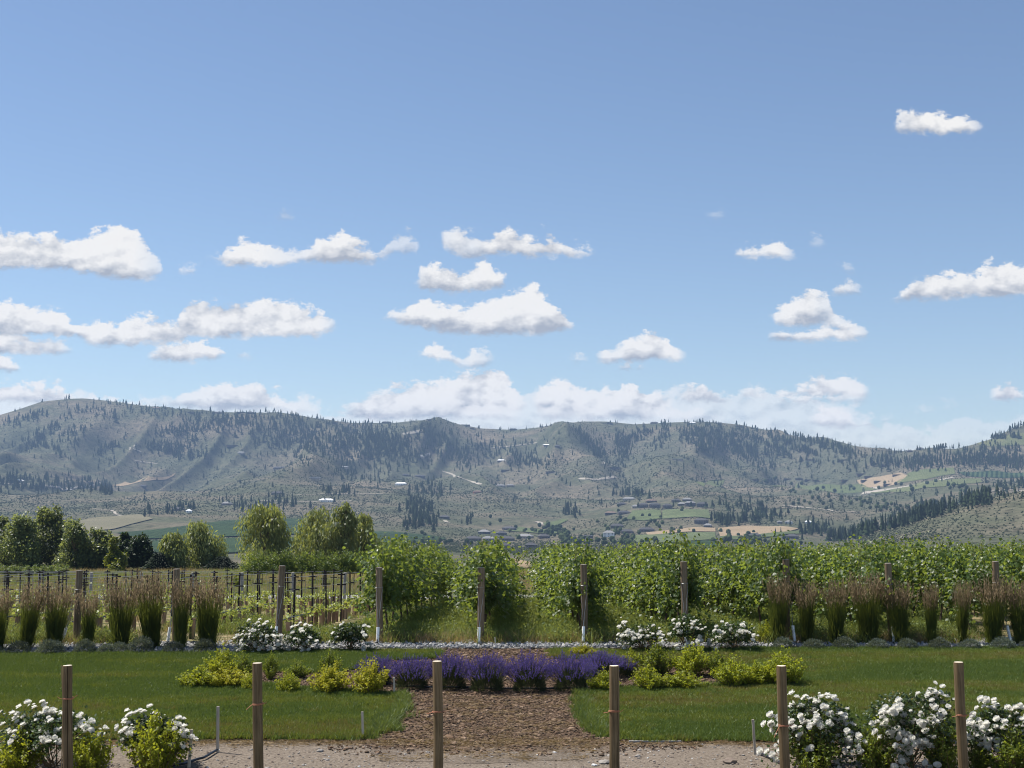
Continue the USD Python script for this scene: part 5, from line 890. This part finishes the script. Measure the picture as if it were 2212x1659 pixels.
for tone_, mat in GOLD.items():
    SK[tone_] = []
    for q in range(3):
        c = klass(f'{tone_}_shrub_kind_{q}'); fo, st = shrub(1100 + 10 * q + len(tone_)); part(c, 'foliage', fo, mat); part(c, 'stems', st, M_twig); SK[tone_].append(c)
SH = [(430, 1487, 84, 42, 'lime', 'lime-yellow shrub at the left end of the left bed'), (498, 1488, 82, 44, 'yellow', 'bright yellow-green shrub at the front of the left bed, beside the leftmost one'), (480, 1464, 66, 58, 'lime', 'tall lime shrub at the back of the left bed, above the front pair'), (526, 1467, 54, 48, 'green', 'greenish shrub just left of the second near post'), (541, 1495, 42, 38, 'lime', 'small lime shrub at the foot of the second near post'), (584, 1469, 36, 50, 'green', 'narrow green shrub just right of the second near post'),
      (641, 1466, 50, 34, 'green', 'low dark green shrub in the middle of the left bed'), (621, 1499, 54, 42, 'lime', 'small yellow-green shrub in front of the low dark one'), (714, 1501, 84, 62, 'yellow', 'bright yellow shrub with upright sprays left of the lavender'), (711, 1460, 54, 46, 'green', 'green shrub behind the bright upright yellow one'), (798, 1504, 80, 68, 'yellow', 'brightest yellow shrub touching the leftmost lavender'),
      (1362, 1458, 50, 48, 'lime', 'light lime shrub behind the right end of the lavender'), (1421, 1460, 68, 66, 'green', 'tall green shrub below the leftmost right-hand rose'), (1400, 1494, 66, 54, 'lime', 'lime shrub at the front of the right bed, right of the fourth post'), (1492, 1461, 78, 66, 'lime', 'tall lime shrub below the middle right-hand rose'), (1471, 1492, 88, 38, 'lime', 'broad low lime shrub at the front of the right bed'), (1550, 1462, 56, 50, 'green', 'dark green shrub at the back of the right bed'), (1582, 1487, 74, 60, 'lime', 'lime shrub in the right bed, left of the dense row end'), (1630, 1484, 66, 48, 'lime', 'low lime shrub left of the fifth near post'), (1693, 1484, 94, 70, 'lime', 'large lime shrub behind the fifth near post'),
      (1259, 1419, 48, 26, 'yellow', 'small yellow-green shrub at the back edge of the right lawn'), (1301, 1495, 64, 42, 'lime', 'lime shrub around the foot of the fourth near post'), (1655, 1392, 40, 44, 'lime', 'bright weed-like shrub between the right roses and the first grass')]
NS = [(35, 1672, 108, 84, 'lime', 'lime shrub at the lower left corner under the white roses'), (190, 1672, 92, 90, 'lime', 'lime shrub right of the cracked post'), (338, 1670, 120, 110, 'lime', 'large lime shrub in front of the smaller left rose'), (1755, 1674, 120, 88, 'green', 'green-gold shrub in front of the large rounded rose'), (1897, 1674, 92, 96, 'green', 'green-gold shrub in front of the tall right rose, at its left'), (2040, 1672, 92, 94, 'green', 'green-gold shrub just left of the leaning post'), (2113, 1668, 60, 62, 'green', 'small shrub just right of the leaning post'), (2188, 1676, 112, 88, 'green', 'green-gold shrub at the lower right corner')]
for xo, yb, w, h, tone_, label in SH + NS:
    p = gp(xo, yb); s = w / F * p[1] / .95; copy_of(SK[tone_][int(rng.integers(0, 3))], 'golden_shrub', label, 'shrub', loc=p, rz=rng.uniform(0, 6.3), scale=(s * 1.05, s * 1.05, h / F * p[1] / .74), group='golden shrubs in the beds')
# roses
M_roseleaf = leafmat('rose_leaf', (0.035, 0.062, 0.018), (0.068, 0.105, 0.03), (0.14, 0.18, 0.06), 0.25, 0.4, 0.4)
M_budleaf = leafmat('rose_faded', (0.16, 0.15, 0.07), (0.30, 0.28, 0.16), (0.46, 0.43, 0.30), 0.2, 0.7, 0.2)
M_petal = leafmat('rose_petal', (0.76, 0.745, 0.69), (0.83, 0.82, 0.775), (0.88, 0.87, 0.83), 0.48, 0.6, 0.25, tint=(0.8, 0.79, 0.74), vary=.05)
def bloom(g, r, axis):
    """A full double rose: rings of cupped petals."""
    z = unit(axis); x = unit(np.cross(z, [.3, .9, .1])); y = np.cross(z, x); vs, fs, n = [], [], 0
    for ring, (m, rr, el, h) in enumerate([(7, 1.0, .15, 0.0), (6, .82, .55, .12), (5, .58, .95, .24), (4, .34, 1.25, .30)]):
        for k in range(m):
            a = 2 * np.pi * (k + .5 * (ring % 2)) / m + g.normal(0, .15); e = el + g.normal(0, .12); w = .62 * rr + .12; c, s = np.cos(a), np.sin(a); q = r * rr * g.uniform(.88, 1.1)
            def pt(f, side, lift): return (x * (c * f - s * side) + y * (s * f + c * side)) * q + z * (r * h + q * lift)
            P = [pt(.05, 0, 0), pt(.62, -w * .8, np.sin(e) * .55), pt(1.0, -w * .42, np.sin(e) * 1.0), pt(1.02, w * .42, np.sin(e) * 1.0), pt(.62, w * .8, np.sin(e) * .55), pt(.72, 0, np.sin(e) * .45 - .10)]
            vs += P; fs += [[n, n + 1, n + 5], [n + 1, n + 2, n + 5], [n + 2, n + 3, n + 5], [n + 3, n + 4, n + 5], [n + 4, n, n + 5]]; n += 6
    return np.array(vs), np.array(fs)
def rose(label, xo, yb, w, h, clusters, seed, group, br=.044, faded=0.5, nleaf=2600, d=None):
    """clusters: (x, y) places of bloom heads in the photograph with the number of blooms."""
    g = np.random.default_rng(seed); p = gp(xo, yb); k = p[1] / F; W, H = w * k, h * k
    t = thing('rose_bush', label, 'rose bush', p, group=group)
    a = g.uniform(0, 2 * np.pi, nleaf); e = np.arccos(g.uniform(-.25, 1, nleaf)); u = np.stack([np.sin(e) * np.cos(a), np.sin(e) * np.sin(a), np.cos(e)], 1); lump = .62 + .62 * meshkit.fbm(u * 1.9 + seed, 3, seed)
    P = u * [W / 2, W / 2.4, H * .47] * lump[:, None] * (g.uniform(.25, 1, nleaf)[:, None] ** .45) + [0, 0, H * .46]; P[:, 2] = np.maximum(P[:, 2], .03); s = g.uniform(.032, .062, nleaf)
    L = [leaves(P, g.normal(0, .8, P.shape) + u * .5 + [0, 0, -.2], u * .5 + g.normal(0, .45, P.shape) + [0, 0, .8], s, s * .4, .12)]
    stems = [tube([g.normal(0, .03, 3) * [1, 1, 0], u[i] * [W * .2, W * .2, .1] + [0, 0, H * .3], P[i]], [.009, .006, .003], 4, cap=False) for i in range(16)]
    heads = []
    for (cx, cy, m) in clusters:
        c = at(cx, cy, p[1] - g.uniform(.15, .45) * W * (1 if cy > yb - h * .75 else .2)) - p; off = g.normal(0, 1, (m, 3)) * [1, .8, .75] * br * (.9 + .25 * math.sqrt(m))
        if m == 1: off *= 0
        for q in off: heads.append(c + q)
        stems.append(tube([[c[0] * .3, c[1] * .3, max(.05, c[2] * .45)], [c[0] * .75, c[1] * .75, c[2] * .75], c], [.006, .004, .003], 4, cap=False))
        m2 = 26; q = c + g.normal(0, .06, (m2, 3)) - [0, 0, .09]; s2 = g.uniform(.03, .055, m2); L.append(leaves(q, g.normal(0, 1, q.shape), g.normal(0, .4, q.shape) + [0, 0, 1], s2, s2 * .42, .12))
    part(t, 'foliage', join(L), M_roseleaf); part(t, 'stems', join(stems), M_twig)
    m = int(90 * faded)
    if m:
        j = g.choice(nleaf, m, replace=False); j = j[P[j, 2] > H * .45]; q = P[j] * [1.02, 1.02, 1.03]; s2 = g.uniform(.02, .04, len(j)); part(t, 'faded_blossom', join([leaves(q + g.normal(0, .012, q.shape), g.normal(0, 1, q.shape), g.normal(0, 1, q.shape) + [0, 0, .6], s2, s2 * .45, .2) for _ in range(3)]), M_budleaf)
    for c in heads:
        ax = np.array([c[0], c[1] - .12, .30 + abs(c[2] - H * .3)]) * [.8, .8, .8] + g.normal(0, .22, 3); ax[1] -= .05; ax[2] += .35; ax[0] -= .2
        v, f = bloom(g, br * g.choice([g.uniform(.45, .7), g.uniform(.8, 1.15)], p=[.22, .78]), ax); part(t, 'rose_bloom', (v + c, f), M_petal)
def C(ox, oy, sx, sy, L): return [((x / sx + ox) / 1.8228, (y / sy + oy) / 1.8228, m) for x, y, m in L]
Z = 3.16; NR = 'white roses by the near posts'; FR = 'white roses along the gravel'
rose('white rose bush left of and behind the cracked post', 108, 1656, 214, 130, C(0, 2700, Z, Z, [(18, 330, 2), (130, 420, 5), (195, 412, 1), (232, 350, 2), (296, 290, 2), (390, 262, 3), (470, 370, 5), (560, 335, 4), (375, 395, 2), (660, 350, 4), (700, 380, 2), (295, 500, 2), (180, 560, 3), (120, 610, 3), (200, 605, 3), (560, 480, 4), (640, 475, 3), (770, 360, 4), (760, 440, 3), (765, 500, 3), (930, 350, 4), (990, 405, 4), (965, 555, 3), (1040, 525, 3), (1090, 470, 2), (1240, 550, 4), (1280, 610, 3), (560, 660, 3), (640, 685, 4), (490, 720, 3), (770, 650, 2), (1145, 510, 2), (1255, 685, 2)]), 1201, NR)
rose('smaller white rose with a few large heads, left of the leaning stakes', 332, 1654, 150, 118, C(0, 2700, Z, Z, [(1700, 370, 11), (1490, 508, 2), (1570, 540, 4), (1560, 615, 6), (1620, 610, 5), (1920, 400, 3), (2190, 470, 4), (1970, 540, 1)]) + [(398, 1587, 5), (404, 1598, 3), (386, 1568, 4), (392, 1608, 3), (380, 1556, 3), (330, 1560, 2)], 1202, NR, faded=1.5)
Z2 = 3.687
rose('largest rounded white rose bush, around the foot of the fifth near post', 1765, 1656, 190, 160, C(2900, 2650, Z2, Z2, [(850, 390, 6), (960, 370, 4), (1060, 410, 7), (1270, 380, 5), (1365, 445, 4), (1470, 515, 3), (950, 500, 5), (1080, 500, 4), (1170, 540, 5), (1250, 590, 6), (1360, 600, 6), (1120, 690, 10), (1190, 720, 7), (980, 680, 4), (900, 790, 7), (960, 780, 5), (850, 830, 5), (580, 640, 5), (560, 740, 5), (780, 720, 5), (600, 830, 3), (790, 900, 4), (790, 960, 3), (1530, 650, 5), (1590, 680, 3), (1560, 780, 6), (1350, 840, 3), (1620, 860, 4), (1680, 940, 6), (1500, 930, 4), (1660, 1040, 6), (1740, 1020, 4), (1520, 1080, 4), (1580, 1110, 4), (470, 1170, 6), (595, 1030, 3), (1000, 1080, 2), (1030, 1170, 3), (1420, 1300, 4), (1480, 1330, 3), (1670, 1290, 2)]), 1203, NR, faded=.8)
rose('tall white rose bush left of the leaning post', 1968, 1658, 215, 180, C(3432, 2650, Z2, Z2, [(830, 260, 4), (915, 230, 5), (770, 350, 5), (870, 350, 6), (950, 440, 5), (870, 470, 4), (1070, 300, 3), (1040, 340, 2), (1200, 435, 2), (420, 480, 2), (370, 530, 6), (290, 590, 5), (230, 640, 4), (330, 620, 4), (440, 650, 6), (470, 710, 3), (200, 735, 4), (400, 790, 5), (390, 900, 8), (75, 705, 2), (50, 850, 4), (210, 850, 4), (750, 680, 4), (820, 590, 3), (865, 740, 4), (1030, 640, 5), (1070, 690, 2), (510, 960, 3), (470, 1060, 6), (560, 1090, 3), (610, 1015, 3), (780, 960, 8), (720, 1000, 4), (850, 990, 4), (1080, 920, 5), (500, 1200, 7), (420, 1230, 5), (470, 1270, 6), (380, 1300, 4), (280, 1290, 3), (900, 1270, 4), (640, 540, 2)]), 1204, NR, faded=.8)
rose('white rose bush at the right edge, beyond the leaning post', 2166, 1656, 150, 135, C(3432, 2650, Z2, Z2, [(1600, 400, 3), (1580, 500, 2), (1740, 510, 3), (1810, 490, 3), (2010, 520, 6), (2140, 540, 4), (2190, 680, 4), (1540, 730, 4), (1480, 780, 5), (1560, 790, 4), (1640, 810, 4), (1720, 780, 4), (1800, 750, 3), (1640, 900, 7), (1570, 930, 5), (1680, 960, 4), (1640, 1020, 6), (1460, 900, 4), (1470, 1000, 4), (1745, 940, 4), (1830, 970, 5), (1940, 790, 3), (2010, 830, 3), (1920, 1000, 4), (2180, 780, 5), (1410, 690, 2), (2140, 440, 2)]), 1205, NR, faded=1.2)
Z3 = 3.16
rose('white rose bush at the left of the left gravel group', 557, 1411, 108, 68, C(700, 2180, Z3, Z3, [(890, 855, 4), (1060, 880, 7), (975, 900, 2), (1145, 935, 3), (825, 985, 5), (940, 955, 1), (715, 1055, 3), (750, 1020, 1), (775, 1065, 3), (845, 1105, 4), (890, 1080, 4), (970, 1110, 6), (800, 1140, 3), (825, 1135, 2), (1050, 1145, 4), (1040, 1080, 1), (1155, 1040, 3), (1150, 1100, 5), (1190, 1160, 3), (1265, 1100, 3), (1270, 1005, 4), (800, 1200, 4), (830, 1185, 2), (1055, 1215, 2), (1130, 1205, 1), (935, 1240, 2), (1040, 1018, 1)]), 1206, FR, br=.046, faded=.2, nleaf=1700)
rose('white rose bush in the middle of the left gravel group', 654, 1410, 84, 62, C(700, 2180, Z3, Z3, [(1480, 920, 5), (1590, 895, 3), (1495, 975, 2), (1450, 1040, 2), (1360, 1070, 5), (1320, 1120, 4), (1470, 1100, 3), (1570, 1110, 4), (1635, 1075, 5), (1565, 1140, 3), (1680, 1105, 1), (1330, 1150, 4), (1560, 1200, 5), (1410, 1205, 5), (1510, 1205, 2), (1740, 1170, 2), (1430, 985, 1)]), 1207, FR, br=.046, faded=.2, nleaf=1500)
rose('white rose bush with few flowers right in the left gravel group', 755, 1409, 80, 70, C(700, 2180, Z3, Z3, [(1970, 1030, 2), (2105, 890, 2), (2090, 945, 3), (2150, 1040, 4), (1910, 1100, 4), (2195, 1095, 2), (2300, 1010, 2), (2360, 1120, 3), (2300, 1160, 2), (2330, 900, 2)]), 1208, FR, br=.044, faded=.2, nleaf=1900)
Z4 = 2.011
def C2(L): return C(2000, 2450, Z4, Z4, L)
rose('white rose bush with a high spray, left in the right gravel group', 1388, 1408, 104, 62, C2([(900, 15, 5), (880, 30, 3), (1060, 60, 6), (1140, 50, 6), (1010, 110, 6), (960, 85, 4), (900, 150, 4), (950, 160, 4), (1040, 110, 4), (1110, 90, 4), (1210, 110, 6), (1075, 160, 2), (1150, 120, 3), (1195, 150, 4), (940, 185, 3), (875, 98, 1), (1000, 75, 3), (1120, 200, 2), (990, 130, 3)]), 1209, FR, br=.046, faded=.2, nleaf=1500)
rose('upright white rose bush in the middle of the right gravel group', 1484, 1409, 84, 88, C2([(1360, 15, 5), (1450, 20, 6), (1330, 75, 6), (1420, 60, 3), (1310, 45, 2), (1465, 60, 3), (1500, 100, 2), (1450, 170, 5), (1470, 180, 3), (1315, 210, 4), (1330, 190, 2), (1400, 210, 2), (1470, 210, 2), (1520, 20, 3), (1545, 60, 2), (1400, -20, 3)]), 1210, FR, br=.046, faded=.2, nleaf=1700)
rose('broad white rose bush right in the right gravel group', 1586, 1408, 98, 70, C2([(1730, 30, 4), (1670, 60, 5), (1630, 130, 5), (1700, 110, 4), (1690, 80, 3), (1790, 90, 6), (1840, 120, 5), (1820, 30, 4), (1890, 80, 5), (1925, 120, 3), (1950, 140, 3), (1755, 130, 1), (1610, 175, 3), (1640, 215, 2), (1760, 60, 1), (1860, 60, 3)]), 1211, FR, br=.046, faded=.2, nleaf=1700)

# ------------------------------------------------------------------ trees across the field
TREES = {'poplar': leafmat('poplar_leaf', (0.075, 0.105, 0.042), (0.16, 0.20, 0.09), (0.36, 0.39, 0.25), 0.42, 0.4, 0.45), 'willow': leafmat('willow_leaf', (0.12, 0.155, 0.055), (0.23, 0.27, 0.105), (0.42, 0.45, 0.23), 0.38, 0.45, 0.4), 'dark': leafmat('dark_tree_leaf', (0.018, 0.036, 0.011), (0.035, 0.062, 0.018), (0.08, 0.12, 0.035), 0.22, 0.5, 0.35), 'yellow': leafmat('yellow_tree_leaf', (0.10, 0.13, 0.02), (0.17, 0.20, 0.035), (0.26, 0.29, 0.06), 0.3, 0.5, 0.35), 'conifer': leafmat('conifer_leaf', (0.010, 0.022, 0.010), (0.02, 0.038, 0.018), (0.045, 0.07, 0.03), 0.15, 0.6, 0.2)}
def tree(label, kind, xo, yt, w, d, seed, group, n=7000, name=None):
    g = np.random.default_rng(seed); u, _ = ray(xo, 1100); x = u * d; z0 = gz(d); H = at(xo, yt, d)[2] - z0; R = w / F * d / 2 * {'poplar': 1.5, 'dark': 1.4}.get(kind, 1.3)
    t = thing(name or {'conifer': 'conifer_tree', 'willow': 'willow_tree'}.get(kind, 'leafy_tree'), label, 'tree', (x, d, z0), group=group)
    limbs, blobs = [tube([(0, 0, -.3), (g.normal(0, .06), 0, H * .3), (g.normal(0, .12), 0, H * .6)], [.05 * H ** .6, .04 * H ** .6, .02 * H ** .6], 8)], []
    if kind == 'conifer':
        for k in range(15):
            z = H * (.05 + .9 * k / 15); blobs.append((0, 0, z, R * (1.02 - z / H) + .08, R * (1.02 - z / H) + .08, H * .06))
    else:
        m = {'poplar': 20, 'willow': 24, 'dark': 16, 'yellow': 18}[kind]
        for k in range(m):
            z = H * g.uniform(.10, .97); prof = {'poplar': 1 - .62 * max(0, z / H - .35) ** 1.2 / .6, 'willow': 1.05 - 1.0 * max(0, z / H - .5) ** 1.5 / .45, 'dark': 1.02 - .8 * max(0, z / H - .35) ** 1.4 / .65, 'yellow': 1 - .85 * z / H}[kind]
            a = g.uniform(0, 2 * np.pi); rr = R * max(.12, prof) * g.uniform(.25, .85); s = R * max(.24, prof) * g.uniform(.32, .52)
            blobs.append((rr * np.cos(a), rr * np.sin(a), z, s, s, s * {'poplar': 1.5, 'willow': 1.5, 'dark': 1.3, 'yellow': .9}[kind])); limbs.append(tube([(0, 0, z * .42), (rr * .5 * np.cos(a), rr * .5 * np.sin(a), z * .72), (rr * np.cos(a), rr * np.sin(a), z)], [.016 * H ** .6, .011 * H ** .6, .005 * H ** .6], 5, cap=False))
        blobs.append((g.normal(0, .1), 0, H * .90, R * .25, R * .25, H * .1))
    B = np.array(blobs); pr = B[:, 3] * B[:, 5] + .02; c = g.choice(len(B), n, p=pr / pr.sum()); a = unit(g.normal(0, 1, (n, 3))); P = B[c, :3] + a * B[c, 3:] * (g.uniform(.2, 1, n)[:, None] ** .4) * g.uniform(.75, 1.3, (n, 1)); P[:, 2] = np.clip(P[:, 2], .12, None)
    if kind == 'willow': D = a * [.35, .35, 0] + [0.1, 0, -1] + g.normal(0, .35, a.shape); s = g.uniform(.28, .62, n); W = s * .15
    elif kind == 'conifer': D = a * [1, 1, .1] + [0, 0, -.25]; s = g.uniform(.2, .4, n); W = s * .2
    else: D = g.normal(0, 1, a.shape) + [0, 0, -.3]; s = g.uniform(.16, .38, n); W = s * .4
    part(t, 'trunk', limbs[0], M_bark); part(t, 'limb', join(limbs[1:]), M_bark) if len(limbs) > 1 else None
    part(t, 'crown', leaves(P, D, a * .5 + g.normal(0, .5, a.shape) + [0, 0, .7], s, W, .1), TREES[kind])
GP = 'trees along the far side of the field'
for q, (xo, yt, w, d, kind, label, n) in enumerate([(2, 1117, 44, 163, 'poplar', 'grey-green tree cut by the left edge of the picture', 5000), (45, 1115, 76, 160, 'poplar', 'broad grey-green tree second from the left edge', 9000), (111, 1104, 82, 164, 'poplar', 'tallest grey-green tree of the left clump', 10000), (165, 1131, 66, 158, 'poplar', 'grey-green tree with a pointed top right of the tallest one', 8000), (213, 1143, 54, 160, 'poplar', 'pale grey-green tree behind the small yellow-green one', 7000), (248, 1160, 58, 148, 'yellow', 'small yellow-green tree with upswept branches', 3800), (272, 1152, 34, 163, 'dark', 'narrow dark green tree behind the yellow-green one', 6000), (301, 1160, 52, 160, 'dark', 'rounded dark green tree right of the narrow dark one', 8000), (345, 1190, 50, 156, 'conifer', 'low dark conifer left of the small willow', 5000), (374, 1147, 44, 158, 'willow', 'slender pale willow leaning left', 5000), (428, 1133, 84, 160, 'willow', 'pale willow with a rounded double top', 9000), (482, 1199, 76, 158, 'conifer', 'low dark spreading conifer right of the pale willow', 5000), (573, 1093, 98, 148, 'willow', 'large willow at the left of the big willow group', 8500), (684, 1098, 92, 152, 'willow', 'large pale willow in the middle of the big group', 7500), (745, 1085, 60, 150, 'willow', 'tallest willow of the big group', 6000), (788, 1108, 52, 153, 'willow', 'willow at the right end of the big group', 5000)]):
    tree(label, kind, xo, yt, w, d, 1300 + q, GP, n)
for xo, yb, w, h, tone_, label in [(1100, 1277, 44, 42, 'green', 'grey-green bush beyond the road at the end of the aisle'), (1122, 1280, 26, 26, 'green', 'small bush beyond the road at the end of the aisle'), (331, 1262, 24, 24, 'yellow', 'small yellow-green sapling in the dry field'), (508, 1270, 30, 34, 'green', 'small green bush in the dry field by the road')]:
    p = gp(xo, yb); s = w / F * p[1]; copy_of(SK[tone_][1], 'field_bush', label, 'bush', loc=p, scale=(s, s, h / F * p[1]))
g = np.random.default_rng(3); v, f = clod(55, .5); p = gp(1112, 1234); single('soil_mound', (v * [5.5, 4.0, 2.2] + p + [0, 0, .1], f), M_tan, 'reddish heap of bare soil seen at the far end of the aisle', 'soil heap', smooth=True)
